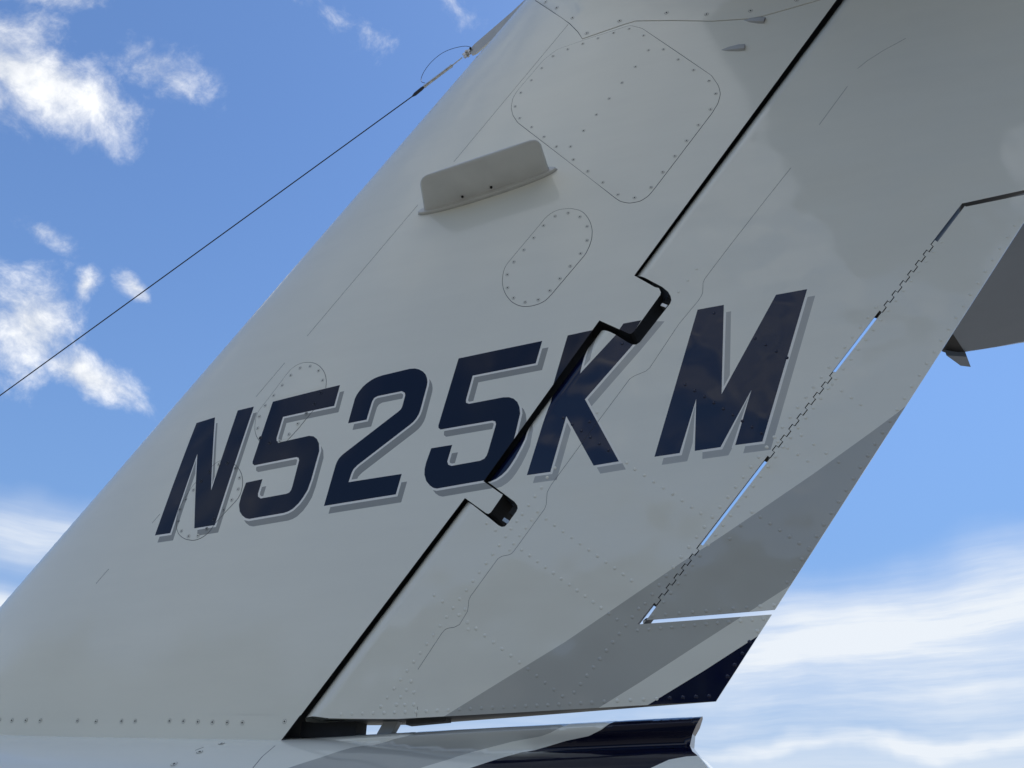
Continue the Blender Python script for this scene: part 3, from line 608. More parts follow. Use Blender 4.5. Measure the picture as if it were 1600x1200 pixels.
def partition(domain, outlines, pts, classify, h, parts, wall=None, far=None):
    """cuts one curved skin into pieces. classify(c) -> key or None; parts[key] = (builder, material, lift);
    key 'gap' is a groove sunk into the skin. wall(mid) -> (mode, material); far(c) -> material for the other side."""
    V, F = cdt([domain] + outlines, pts)
    dom = Poly(domain)
    ek = {}
    cache = {}
    def N(i, side=1):
        if (i, side) not in cache: cache[(i, side)] = nrm(hh, V[i][0], V[i][1], side)
        return cache[(i, side)]
    keys = []
    for f in F:
        c = (sum(V[i][0] for i in f) / 3, sum(V[i][1] for i in f) / 3)
        a2 = abs((V[f[1]][0] - V[f[0]][0]) * (V[f[2]][1] - V[f[0]][1]) - (V[f[2]][0] - V[f[0]][0]) * (V[f[1]][1] - V[f[0]][1]))
        k = classify(c) if (a2 > 1e-11 and dom.has(c)) else None
        keys.append(k)
    for f, k in zip(F, keys):
        if k is None: continue
        b, m, lift, hh = parts[k]
        cache = parts[k][0].__dict__.setdefault('cache_' + str(id(hh)), {}) if False else cache
        ps = []; ns = []
        for i in f:
            x, z = V[i]
            hv = hh(x, z)
            ps.append((x, -(hv + lift if hv > 0.0005 else hv), z))
            ns.append(nrm(hh, x, z, 1))
        n = (Vector(ps[1]) - Vector(ps[0])).cross(Vector(ps[2]) - Vector(ps[0]))
        if n.y > 0: ps.reverse(); ns.reverse()
        b.face(ps, m, ns)
        for q in range(3):
            i, j = f[q], f[(q + 1) % 3]
            ek.setdefault((min(i, j), max(i, j)), []).append((k, f))
        if far and not any(q.has((sum(V[i][0] for i in f) / 3, sum(V[i][1] for i in f) / 3)) for q in FARCUT):
            c = (sum(V[i][0] for i in f) / 3, sum(V[i][1] for i in f) / 3)
            fb, fm = far(c, k)
            ps2 = []; ns2 = []
            for i in f:
                x, z = V[i]; hv = hh(x, z)
                ps2.append((x, hv, z)); ns2.append(nrm(hh, x, z, -1))
            n = (Vector(ps2[1]) - Vector(ps2[0])).cross(Vector(ps2[2]) - Vector(ps2[0]))
            if n.y < 0: ps2.reverse(); ns2.reverse()
            fb.face(ps2, fm, ns2)
    for (i, j), L in ek.items():
        ks = [l[0] for l in L]
        (x0, z0), (x1, z1) = V[i], V[j]
        if len(L) == 1:
            if wall:
                mid = ((x0 + x1) / 2, (z0 + z1) / 2)
                r = wall(mid, ks[0])
                if r:
                    mode, m, b = r
                    hh = parts[ks[0]][3]; lift = parts[ks[0]][2]
                    a, c = hh(x0, z0), hh(x1, z1)
                    la = lift if a > .0005 else 0; lc = lift if c > .0005 else 0
                    if mode == 'full': P = [(x0, -a - la, z0), (x1, -c - lc, z1), (x1, c, z1), (x0, a, z0)]
                    else: P = [(x0, -a - la, z0), (x1, -c - lc, z1), (x1, -c + mode, z1), (x0, -a + mode, z0)]
                    # face outwards, away from the triangle the edge belongs to
                    f = L[0][1]; o = [q for q in f if q not in (i, j)][0]
                    n = (Vector(P[1]) - Vector(P[0])).cross(Vector(P[2]) - Vector(P[0]))
                    away_ = Vector((mid[0] - V[o][0], 0, mid[1] - V[o][1]))
                    if n.dot(away_) < 0: P.reverse()
                    b.face(P, m)
        else:
            A, B = parts[ks[0]], parts[ks[1]]
            if ks[0] != ks[1] and (abs(A[2] - B[2]) > 1e-5 or A[3] is not B[3]):
                hi = A if A[2] + A[3](x0, z0) > B[2] + B[3](x0, z0) else B
                m = M['seam'] if 'gap' in ks else hi[1]
                ya0, ya1 = A[3](x0, z0) + A[2], A[3](x1, z1) + A[2]
                yb0, yb1 = B[3](x0, z0) + B[2], B[3](x1, z1) + B[2]
                hi[0].face([(x0, -ya0, z0), (x1, -ya1, z1), (x1, -yb1, z1), (x0, -yb0, z0)], m)

# ------------------------------------------------------------------ ground
def ground():
    b = MB()
    m = bpy.data.materials.new('weathered apron asphalt'); m.use_nodes = True
    t = m.node_tree; p = t.nodes['Principled BSDF']; p.inputs['Roughness'].default_value = 0.9
    tcn = t.nodes.new('ShaderNodeTexCoord')
    n = t.nodes.new('ShaderNodeTexNoise'); n.inputs['Scale'].default_value = 0.35; n.inputs['Detail'].default_value = 10
    t.links.new(tcn.outputs['Object'], n.inputs['Vector'])
    r = t.nodes.new('ShaderNodeValToRGB')
    r.color_ramp.elements[0].position = .35; r.color_ramp.elements[1].position = .68
    r.color_ramp.elements[0].color = (*[0.14 * .8 * c for c in (1.05, .99, .86)], 1); r.color_ramp.elements[1].color = (*[0.14 * 1.25 * c for c in (1.05, .99, .86)], 1)
    t.links.new(n.outputs['Fac'], r.inputs[0]); t.links.new(r.outputs[0], p.inputs['Base Color'])
    R = 2000
    b.face([(-R, -R, 0), (R, -R, 0), (R, R, 0), (-R, R, 0)], m)
    o = b.build('ground'); tag(o, kind='structure')
ground()

def tree_belt():
    m = mat('dark foliage', (0.035, 0.05, 0.022), 0.8, mottle=0.5, mscale=0.6)
    b = MB()
    rnd = random.Random(3)
    for k in range(520):                                # overlapping leafy masses on the far side of the apron
        t = rnd.uniform(-2.9, -0.15); d = rnd.uniform(62, 84)
        hgt = rnd.uniform(7, 13) * (1 + .25 * math.sin(t * 7) + .2 * math.sin(t * 17 + 1)); w = rnd.uniform(3, 6.5)
        c = Vector((d * math.cos(t), d * math.sin(t), 0)); n = 7
        rows = []
        for hh, ww in ((0, .75), (.3, 1), (.6, .95), (.82, .65), (.96, .3), (1, .02)):
            rows.append([c + Vector((math.cos(6.283 * i / n) * w * ww * rnd.uniform(.7, 1.25), math.sin(6.283 * i / n) * w * ww * rnd.uniform(.7, 1.25), hgt * (hh + (rnd.uniform(-.07, .07) if 0 < hh < 1 else 0)))) for i in range(n)])
        for r0, r1 in zip(rows, rows[1:]):
            for i in range(n):
                j = (i + 1) % n
                b.face([r0[i], r0[j], r1[j], r1[i]], m)
    tag(b.build('distant_woodland'), kind='stuff')
tree_belt()

# ================================================================== the aircraft
JET = empty('airplane', (-1.6, 0, 0))
tag(JET, 'tail of a white business jet with navy and grey striped rudder and registration N525KM', 'airplane')
JET_INV = JET.location.copy()
def under(o):                       # parts keep aircraft coordinates under the root
    o.parent = JET; o.location = -JET_INV
    return o

# ---- letters: outline, body, drop shadow
SHX, SHZ = 0.0168, -0.0238
def letter_set(L, dx=SHX, dz=SHZ):
    res = []
    for ch, p in L:
        if area(p) < 0: p = p[::-1]
        o1 = offset(p, 0.0062)
        sh = [(x + dx, z + dz) for x, z in p]
        res.append((ch, Poly(p), Poly(o1), Poly(sh)))
    return res
LF, LR = letter_set(LET_FIN), letter_set(LET_RUD, 0.0150, -0.0228)

def fair_z(x):
    E = FAIR_EDGE
    if x <= E[0][0]: return E[0][1]
    for a, b in zip(E, E[1:]):
        if x <= b[0]: return a[1] + (b[1] - a[1]) * (x - a[0]) / max(b[0] - a[0], 1e-6)
    return E[-1][1]
def h_fair(x, z):
    d = max(z - fair_z(x), 0)
    return h_skin(x, z) + 0.0014 + 0.9 * d * d * (0.35 + 0.65 * smooth(-0.35, 0.1, x))
def h_strip(x, z): return h_skin(x, z)

# ---- vertical fin -------------------------------------------------
ZT = 4.62
def lip_pt(z): return (x_lip(z), z)
aft = [lip_pt(1.76)] + [tuple(q) for q in FIN_AFT] + [lip_pt(ZT)]
dom_fin = [(x_le(ZT), ZT)] + [(x_le(1.78 + .032 * k), 1.78 + .032 * k) for k in range(88, -1, -1)] + [(x_le(1.76), 1.76)]
# close to the leading edge the outline is straight; the skin rounds into it
dom_fin = dom_fin + resample(aft, 0.05, closed=False)
panels = [Poly(chaikin(p, True, 2, 0.02)) for p in PANELS]
rings = [(Poly(offset(q.p, 0.0004)), Poly(offset(q.p, -0.0012))) for q in panels]
seams = [Poly(strip(l, 0.0014)) for l in SEAM_FIN]
fair_seam = Poly(strip(FAIR_EDGE, 0.0022))
fair_reg = Poly(list(map(tuple, FAIR_EDGE)) + [(0.9, 3.9), (0.9, 5), (-0.8, 5)])
strip_top = [(-2.75, 1.925)] + [tuple(q) for q in BASE_TOP] + [(-1.0, BASE_TOP[-1][1])]
strip_reg = Poly(strip_top + [(-1.0, 1.5), (-2.75, 1.5)])
outl = [[q for q in s.p] for s in seams] + [fair_seam.p, strip_reg.p]
for a, b_ in rings: outl += [a.p, b_.p]
for ch, a, b_, c in LF: outl += [resample(a.p, 0.03), resample(b_.p, 0.03), resample(c.p, 0.03)]
pts = []
z = 1.78
while z < ZT:
    a, b_ = x_le(z), x_lip(z)
    for u in (0.00008, 0.0004, 0.001, 0.002, 0.0035, 0.0055, 0.008, 0.011, 0.015, 0.02): pts.append((a + u * 2.2, z))
    x = a + 0.06
    while x < b_ - 0.01: pts.append((x, z)); x += 0.032
    z += 0.032
FIN, FAIR, STRIP = MB(), MB(), MB()
parts = {'base': (FIN, M['white'], 0, h_skin), 'gap': (FIN, M['seam'], -DEPTH, h_skin), 'trim': (FIN, M['trim'], 0, h_skin),
         'fair': (FAIR, M['white'], 0, h_fair), 'fgap': (FIN, M['seam'], -DEPTH, h_skin), 'strip': (STRIP, M['white'], 0.0026, h_skin)}
lb = []
for i, (ch, a, b_, c) in enumerate(LF):
    parts[('let', i)] = (MB(), M['navy'], 0, h_skin); parts[('sh', i)] = (MB(), M['shadow'], 0, h_skin)
for i in range(len(panels)): parts[('pan', i)] = (MB(), M['white'], 0.0005, h_skin)
def cls_fin(c):
    if fair_seam.has(c): return 'fgap'
    if fair_reg.has(c): return 'fair'
    if strip_reg.has(c): return 'strip'
    for i, (ch, a, b_, s_) in enumerate(LF):
        if a.has(c): return ('let', i)
    for r in seams:
        if r.has(c): return 'gap'
    for i, (a, b_) in enumerate(rings):
        if a.has(c) and not b_.has(c): return 'gap'
    for i, (ch, a, b_, s_) in enumerate(LF):
        if b_.has(c) and s_.has(c): return 'trim'
        if b_.has(c): return 'base'
    for i, (ch, a, b_, s_) in enumerate(LF):
        if s_.has(c): return ('sh', i)
    for i, (a, b_) in enumerate(rings):
        if b_.has(c): return ('pan', i)
    return 'base'
def wall_fin(mid, k):
    x, z = mid
    if x < x_lip(z) - 0.02 and z < ZT - .01: return None
    return (0.0035, M['dark'], FIN)
partition(dom_fin, outl, pts, cls_fin, h_skin, parts, wall_fin, lambda c, k: ((FAIR if k == 'fair' else FIN), M['white']))
# cove behind the lip, and closed hinge tongues
fa = [tuple(q) for q in FIN_AFT]
cv = [(x_lip(1.77) - .04, 1.77), (fa[0][0] - .034, fa[0][1])] + fa[0:8] + [(fa[7][0] - .034, fa[7][1]), (fa[8][0] - .034, fa[8][1])] + fa[8:] + [(fa[-1][0] - .034, fa[-1][1]), (x_lip(ZT) - .04, ZT)]
for (x0, z0), (x1, z1) in zip(cv, cv[1:]):
    n = max(1, int(math.hypot(x1 - x0, z1 - z0) / .05))
    for i in range(n):
        a = (x0 + (x1 - x0) * i / n, z0 + (z1 - z0) * i / n); c = (x0 + (x1 - x0) * (i + 1) / n, z0 + (z1 - z0) * (i + 1) / n)
        ha, hc = h_skin(*a) - .0008, h_skin(*c) - .0008
        FIN.face([(a[0], -ha, a[1]), (c[0], -hc, c[1]), (c[0], hc, c[1]), (a[0], ha, a[1])], M['dark'])
FIN.face([(x_le(ZT), 0, ZT), (x_lip(ZT), -.09, ZT), (x_lip(ZT), .09, ZT)], M['white'])
fin = under(FIN.build('vertical_fin'))
under(FAIR.build('fin_top_fairing'))
sk = under(STRIP.build('fin_root_strip'))
for i, (ch, a, b_, c) in enumerate(LF):
    nm = 'registration_digit' if ch.isdigit() else 'registration_letter'
    o = parts[('let', i)][0].build(nm, fin); tag(o, ['slanted navy letter N', 'slanted navy digit 5 beside the letter N', 'slanted navy digit 2', 'slanted navy digit 5 beside the letter K', 'forward piece of the navy letter K on the fin'][i])
    o2 = parts[('sh', i)][0].build('drop_shadow', fin)
for i in range(len(panels)):
    o = parts[('pan', i)][0].build('access_panel', fin)
    tag(o, ['large square access panel with rounded corners', 'oval access panel below the blade antenna', 'oval access panel behind the first digit 5', 'oval access panel behind the letter N'][i])

# ---- screws: flush head with a dark ring and socket
def screw_mesh(m, r=0.0056):
    b = MB(); n = 14
    R = [0.34 * r, 0.40 * r, 0.84 * r, 0.95 * r, 1.04 * r]; Hh = [-0.0001, 0.0005, 0.0004, 0.00015, 0.00035]; ms = [M['slot'], m, M['seam'], m]
    ring = lambda k: [(R[k] * math.cos(6.28318 * i / n), -Hh[k], R[k] * math.sin(6.28318 * i / n)) for i in range(n)]
    rs = [ring(k) for k in range(5)]
    b.face(rs[0][::1], M['slot'])
    for k in range(4):
        for i in range(n):
            j = (i + 1) % n
            b.face([rs[k][i], rs[k][j], rs[k + 1][j], rs[k + 1][i]], ms[k] if k else M['slot'])
    o = b.build('screw'); me = o.data; bpy.data.objects.remove(o)
    return me
SM = {k: screw_mesh(M[k]) for k in ('white', 'navy', 'shadow')}
SMB = screw_mesh(M['white'], 0.0076)
def put_screw(x, z, h, parent, me, lift=0.0004):
    n = Vector(nrm(h, x, z, 1))
    o = bpy.data.objects.new('screw', me); COL.objects.link(o); o.parent = parent
    q = Vector((0, -1, 0)).rotation_difference(n)
    o.location = Vector((x, -(h(x, z)), z)) + n * lift
    o.rotation_mode = 'QUATERNION'; o.rotation_quaternion = q @ Matrix.Rotation(random.uniform(0, 6.28), 3, 'Y').to_quaternion()
    return o
for k, L in enumerate(SCREWS):
    for x, z in L:
        mk = 'white'
        for ch, a, b_, c in LF:
            if a.has((x, z)): mk = 'navy'
            elif mk == 'white' and c.has((x, z)) and not b_.has((x, z)): mk = 'shadow'
        put_screw(x, z, h_skin, fin, SM[mk], 0.0004 if mk != 'white' else 0.0008)
for x, z in FAIR_SCREWS: put_screw(x, z, h_fair, [o for o in JET.children if o.name.startswith('fin_top')][0], SMB, 0.0005)
for x, z in BASE_SCREWS: put_screw(x, z, h_skin, sk, SM['white'], 0.0031)

# ---- drain fairings high on the fin
for A, B in MAST:
    b = MB(); (x0, z0), (x1, z1) = A, B
    L = math.hypot(x1 - x0, z1 - z0); ux, uz = (x1 - x0) / L, (z1 - z0) / L
    hf = h_fair if z0 > fair_z(x0) - .03 else h_skin
    hf = h_skin
    def P(u, w, hgt):
        x, z_ = x0 + ux * u * L - uz * w, z0 + uz * u * L + ux * w
        return (x, -(hf(x, z_) + hgt), z_)
    st = [(0, .001, .0), (.3, .009, .005), (.75, .0135, .010), (1, .012, .0105)]
    prof = [[P(u, -w, -.002), P(u, -w * .75, h_ * .75), P(u, 0, h_), P(u, w * .75, h_ * .75), P(u, w, -.002)] for u, w, h_ in st]
    for a, c in zip(prof, prof[1:]):
        for i in range(4): b.face([a[i], c[i], c[i + 1], a[i + 1]], M['strap'])
    b.face(prof[-1], M['seam'])
    b.build('drain_fairing', fin)

# ---- blade antenna standing out from the fin ----------------------
def antenna():
    flange = MB()
    cx = sum(p[0] for p in ANT_FL) / len(ANT_FL); cz = sum(p[1] for p in ANT_FL) / len(ANT_FL)
    r0, r1 = Vector(ANT_ROOT[0]), Vector(ANT_ROOT[1])
    A = Vector((r0.x, 0, r0.y)); B = Vector((r1.x, 0, r1.y))
    U = (B - A).normalized(); L = (B - A).length; Wd = Vector((-U.z, 0, U.x))
    # flange: pointed oval 3 mm thick with a sealant bead
    def ring(g, lift, d=0):
        q = []
        n = 48
        for i in range(n):
            t = 6.28318 * i / n
            u = L / 2 + math.copysign(abs(math.cos(t)) ** 0.9, math.cos(t)) * (L / 2 + .022 + g)
            w = math.copysign(abs(math.sin(t)) ** 1.05, math.sin(t)) * (.028 + g)
            p = A + U * u + Wd * w
            q.append((p.x, -(h_skin(p.x, p.z) + lift), p.z))
        return q
    rs = [ring(.005, -.001), ring(.002, .0018), ring(0, .0022), ring(-.0002, .0085), ring(-.003, .0105)]
    for k, (a, c) in enumerate(zip(rs, rs[1:])):
        for i in range(len(a)):
            j = (i + 1) % len(a)
            flange.face([a[j], a[i], c[i], c[j]], M['sealant'] if k < 2 else M['antenna'])
    flange.face(rs[-1][::-1], M['antenna'])
    # body: thin section lofted from root to tip
    body = MB()
    T0, T1 = Vector((-.8235, -.24, 3.355)), Vector((-.4325, -.24, 3.391))
    R0 = A + Vector((0, -h_skin(A.x, A.z) - .004, 0)); R1 = B + Vector((0, -h_skin(B.x, B.z) - .004, 0))
    secs = []
    for v, ins, th in ((0, -.012, .019), (.02, -.005, .014), (.06, -.001, .0115), (.2, 0, .0105), (.5, .0, .0095), (.8, .0, .0085), (.9, .004, .0078), (.96, .011, .0066), (.99, .02, .0045), (1.0, .028, .0012)):
        a, c = R0.lerp(T0, v), R1.lerp(T1, v); d = (c - a).normalized(); a = a + d * ins; c = c - d * ins; l = (c - a).length
        wd = Vector((-d.z, 0, d.x)).normalized()
        s = []; n = 20
        for i in range(n):
            t = 6.28318 * i / n
            u = .5 - .5 * math.copysign(abs(math.cos(t)) ** .45, math.cos(t)); w = math.copysign(abs(math.sin(t)) ** .75, math.sin(t))
            s.append(a + d * (u * l) + wd * (w * th))
        secs.append(s)
    n = 20
    NN = []
    for k, s in enumerate(secs):
        row = []
        for i in range(n):
            du = s[(i + 1) % n] - s[i - 1]; dv = secs[min(k + 1, len(secs) - 1)][i] - secs[max(k - 1, 0)][i]
            q = du.cross(dv).normalized()
            mid = sum(s, Vector()) / n
            if q.dot(s[i] - mid) < 0: q = -q
            row.append(q)
        NN.append(row)
    for k in range(len(secs) - 1):
        for i in range(n):
            j = (i + 1) % n
            body.face([secs[k][i], secs[k][j], secs[k + 1][j], secs[k + 1][i]], M['antenna'], [NN[k][i], NN[k][j], NN[k + 1][j], NN[k + 1][i]])
    body.face(secs[-1], M['antenna'])
    o = under(body.build('blade_antenna')); tag(o, 'grey blade antenna standing out from the fin side')
    f = flange.build('mounting_flange', o)
    down = -Wd if Wd.z > 0 else Wd
    for u in (.33, .56):
        s_ = MB(); p = A + U * (L * u)
        base = Vector((p.x, -(h_skin(p.x, p.z) + .022), p.z)) + down * .0125
        s_.tube([base, base + down * .0015, base + down * .0045, base + down * .0055], [.0042, .0044, .0034, .001], M['slot'], 12)
        s_.build('screw', o)
antenna()

# ---- rudder --------------------------------------------------------
def te_pt(z): return (x_te(z), z)
ZR = 4.2
a_, b_ = Vector(TAB_TOP_RUD[0]), Vector(TAB_TOP_RUD[1])
def meet_te(a, b):
    for k in range(400):
        q = a + (b - a) * (k * .01)
        if q.x >= x_te(q.y): return tuple(q)
top_r = meet_te(a_, b_)
hb = [tuple(q) for q in RUD_BOT]
dom_rud = [(x_nose(ZR), ZR)] + [(x_nose(1.836 + .024 * k), 1.836 + .024 * k) for k in range(98, -1, -1)] + [(x_nose(1.826), 1.826)] + hb[1:-1] + [te_pt(TAIL_BELOW_TAB[0][1])]
zb = TAIL_BELOW_TAB[1]
dom_rud += [te_pt(zb[1])] + [tuple(q) for q in TAB_EDGE_RUD] + [tuple(top_r), te_pt(ZR)]
cuts = [Poly(CUT1), Poly(CUT2)]
STR_G, STR_N = Poly(STRIPE_GREY), Poly(STRIPE_NAVY)
rseams = [Poly(strip(l, 0.0010)) for l in SEAM_RUD]
outl = [resample(c.p, .02) for c in cuts] + [resample(STR_G.p, .04), resample(STR_N.p, .04)] + [s.p for s in rseams]
for ch, a, b_, c in LR: outl += [resample(a.p, .03), resample(b_.p, .03), resample(c.p, .03)]
pts = []
z = 1.83
while z < ZR:
    x0 = x_nose(z)
    x = x0 + .1
    while x < x_te(z): pts.append((x, z)); x += .035
    z += .03
for s_ in (.0002, .0008, .0018, .0032, .005, .0075, .0105, .014, .018, .0225, .0275, .033, .039, .046, .053, .061, .069, .077):
    outl.append(['line', [(x_nose(q) + s_, q) for q in [1.836 + .024 * k for k in range(98)]]])
RUD = MB()
HN = Vector((-.79, .61))             # square to the tab hinge, towards the rudder
for a, c in SLOTS_RUD: slot(a, c, HN * .0105, h_rud, RUD)
outl += [q.p for q in FARCUT]
parts = {'base': (RUD, M['rwhite'], 0, h_rud), 'gap': (RUD, M['seam'], -.0009, h_rud), 'trim': (RUD, M['trim'], 0, h_rud),
         'grey': (RUD, M['grey'], 0, h_rud), 'navy': (RUD, M['rnavy'], 0, h_rud)}
for i in range(len(LR)):
    parts[('let', i)] = (MB(), M['rnavy'], 0, h_rud); parts[('sh', i)] = (MB(), M['rshadow'], 0, h_rud)
def cls_rud(c):
    for q in cuts:
        if q.has(c): return None
    for q in rseams:
        if q.has(c): return 'gap'
    for i, l in enumerate(LR):
        if l[1].has(c): return ('let', i)
    for i, l in enumerate(LR):
        if l[2].has(c) and l[3].has(c): return 'trim'
        if l[2].has(c): return 'base'
    for i, l in enumerate(LR):
        if l[3].has(c): return ('sh', i)
    if STR_G.has(c): return 'grey'
    if STR_N.has(c): return 'navy'
    return 'base'
def near_hinge(c, d): return False
hA, hB = Vector(TAB_EDGE_RUD[0]), Vector(TAB_EDGE_RUD[-1])
def wall_rud(mid, k):
    x, z = mid
    if x < x_nose(z) + .002: return None
    if z > ZR - .01: return ('full', M['rwhite'], RUD)
    if on_slot(mid): return (.0016, M['edge'], RUD)
    if x < x_lip(z) + .08 and z > 1.9: return ('full', M['dark'], RUD)
    if z < 1.86 and x < x_te(z) - .004: return ('full', M['rib'], RUD)
    if x > x_te(z) - .003: return ('full', parts[k][1], RUD)
    return ('full', M['edge'], RUD)
def far_rud(c, k):
    return RUD, {'grey': M['grey'], 'navy': M['rnavy']}.get(k, M['rwhite'])
partition(dom_rud, outl, pts, cls_rud, h_rud, parts, wall_rud, far_rud)
rud = under(RUD.build('rudder'))
for i, l in enumerate(LR):
    o = parts[('let', i)][0].build('registration_digit' if l[0].isdigit() else 'registration_letter', rud)
    tag(o, ['aft piece of the navy digit 5 on the rudder nose', 'aft piece of the navy letter K on the rudder', 'slanted navy letter M'][i])
    parts[('sh', i)][0].build('drop_shadow', rud)

# ---- hinge fittings that show in the two notches
for k, (x, z) in enumerate(HINGE_PTS):
    g = MB()
    c = Vector((x, -h_skin(x, z) + .010, z)); a = Vector((.60, 0, .80)); d_ = Vector((.8, 0, -.6))
    g.box(c + a * .0, a * .0045, Vector((0, .004, 0)), d_ * .0085, M['steel'])
    g.tube([c + Vector((0, .004, 0)), c + Vector((0, .07, 0))], .006, M['rib'], 10)
    g.box(c + a * .035 + Vector((0, .035, 0)), a * .012, Vector((0, .012, 0)), d_ * .02, M['rib'])
    o = g.build('hinge_fitting', rud)

# ---- trim tab --------------------------------------------------------
a_, b_ = Vector(TAB_TOP[0]), Vector(TAB_TOP[1])
top_t = meet_te(a_, b_)
dom_tab = [te_pt(TAB_BOT[0][1]), tuple(TAB_BOT[1])] + [tuple(q) for q in TAB_EDGE_TAB] + [tuple(q) for q in TAB_TOP[:1]] + [tuple(top_t)]
TAB = MB()
FARCUT.clear()
slot(TAB_BOT[1], te_pt(TAB_BOT[0][1]), (0, .016), h_skin, TAB)
parts_t = {'base': (TAB, M['rwhite'], 0, h_skin), 'grey': (TAB, M['grey'], 0, h_skin)}
pts = []
z = 2.05
while z < 3.1:
    x = x_te(z) - .5
    while x < x_te(z): pts.append((x, z)); x += .035
    z += .035
def wall_tab(mid, k):
    if mid[0] > x_te(mid[1]) - .003: return ('full', parts_t[k][1], TAB)
    if on_slot(mid): return (.0016, M['edge'], TAB)
    return ('full', M['edge'], TAB)
partition(dom_tab, [resample(STR_G.p, .04), FARCUT[0].p], pts, lambda c: 'grey' if STR_G.has(c) else 'base', h_skin, parts_t, wall_tab,
          lambda c, k: (TAB, parts_t[k][1]))
tab = under(TAB.build('trim_tab'))

# ---- rivets (too small to lift out one by one): low domes in one mesh per surface
def rivets(L, h, parent, r=0.0043, hg=0.0017):
    b = MB(); n = 10
    for x, z in L:
        c = (x, z); m = M['rwhite']
        if STR_G.has(c): m = M['grey']
        elif STR_N.has(c): m = M['rnavy']
        else:
            for l in LR:
                if l[1].has(c): m = M['rnavy']
        N_ = Vector(nrm(h, x, z, 1)); a = N_.orthogonal().normalized(); d = N_.cross(a)
        o = Vector((x, -h(x, z), z)) + N_ * .0001
        rr = r * random.uniform(.9, 1.08)
        prev = None
        for R, H in ((1, 0), (.86, .45), (.55, .85), (.22, 1)):
            ring = [o + (a * math.cos(6.28318 * i / n) + d * math.sin(6.28318 * i / n)) * rr * R + N_ * (hg * H) for i in range(n)]
            sl_ = {1: .9, .86: .55, .55: .3, .22: .1}[R]
            ns = [(N_ + (q - o - N_ * (hg * H)).normalized() * sl_).normalized() for q in ring]
            if prev:
                for i in range(n):
                    j = (i + 1) % n
                    b.face([prev[0][i], prev[0][j], ring[j], ring[i]], m, [prev[1][i], prev[1][j], ns[j], ns[i]])
            prev = (ring, ns)
        b.face(prev[0], m, prev[1])
    o = b.build('rivets', parent); tag(o, kind='stuff')
rivets(RIV_RUD, h_rud, rud); rivets(RIV_TAB, h_skin, tab)

FARCUT.clear()
# ---- fuselage tail and stinger ----------------------------------------
X0, XE = -7.0, T_AFT[0][0]
topl = [(x, tail_top(x)) for x in [X0 + i * .1 for i in range(int((XE - X0) / .1) + 1)]] + [(XE, tail_top(XE))]
def bot(x): return tail_top(x) - .052 * smooth(-1.2, -.55, x) - 2 * tail_b(x)
aftl = [tuple(q) for q in T_AFT[1:]] + [(-.16, 1.66), (-.2, 1.55), (-.3, bot(-.3))]
dom_t = topl + aftl + [(x, bot(x)) for x in [-.4 - i * .1 for i in range(66)]] + [(X0, bot(X0))]
TG, TN = Poly(T_GREY), Poly(T_NAVY)
tseam = [Poly(strip(l, .0018)) for l in T_SEAM]
pts = []
x = X0 + .02
while x < -.15:
    zt, b0 = tail_top(x), tail_b(x)
    for d in (.0002, .0008, .002, .004, .0065, .009, .0115, .014, .018, .023, .028, .034, .041, .05, .058, .066, .075, .085, .096, .11, .13, .16, .2, .25, .3, .36, .43, .5, .6, .7, .85, 1.0, 1.2):
        if d < 2 * b0: pts.append((x, zt - d))
    for d in (.0005, .003, .01, .02, .04): pts.append((x, bot(x) + d))
    x += .02 if x > -2.2 else .12
TL = MB()
ptl = {'base': (TL, M['white'], 0, h_tail), 'grey': (TL, M['grey'], 0, h_tail), 'navy': (TL, M['navy'], 0, h_tail), 'gap': (TL, M['seam'], -.0009, h_tail)}
def cls_t(c):
    for q in tseam:
        if q.has(c): return 'gap'
    if TN.has(c): return 'navy'
    if TG.has(c): return 'grey'
    return 'base'
def wall_t(mid, k):
    if mid[0] > -.33: return ('full', M['navy'] if mid[1] > 1.735 else ptl[k][1], TL)
    return None
partition(dom_t, [resample(TG.p, .02), resample(TN.p, .02)] + [s.p for s in tseam], pts, cls_t, h_tail, ptl, wall_t, lambda c, k: (TL, ptl[k][1]))
TL.face([(X0, h_tail(X0 + .001, bot(X0) + tail_b(X0) + tail_b(X0) * math.sin(t)) * (1 if math.cos(t) > 0 else -1), bot(X0) + tail_b(X0) + tail_b(X0) * math.sin(t)) for t in [i * 6.28318 / 24 + .01 for i in range(24)]], M['white'])
tail = under(TL.build('tail_fuselage'))
for x, z in T_SCREWS: put_screw(x, z, h_tail, tail, SMB, .0006)

# ---- fittings in the gap under the rudder -------------------------------
b = MB()
b.box((-1.055, 0, 1.812), (.075, 0, -.002), (0, .026, 0), (0, 0, .018), M['dark'])
under(b.build('hinge_bulkhead'))
b = MB()
b.box((-.905, 0, 1.812), (.019, 0, 0), (0, .011, 0), (.012, 0, .02), M['strap'])
b.box((-.80, -.01, 1.822), (.05, 0, .002), (0, .016, 0), (0, 0, .006), M['rib'])
under(b.build('rudder_horn'))

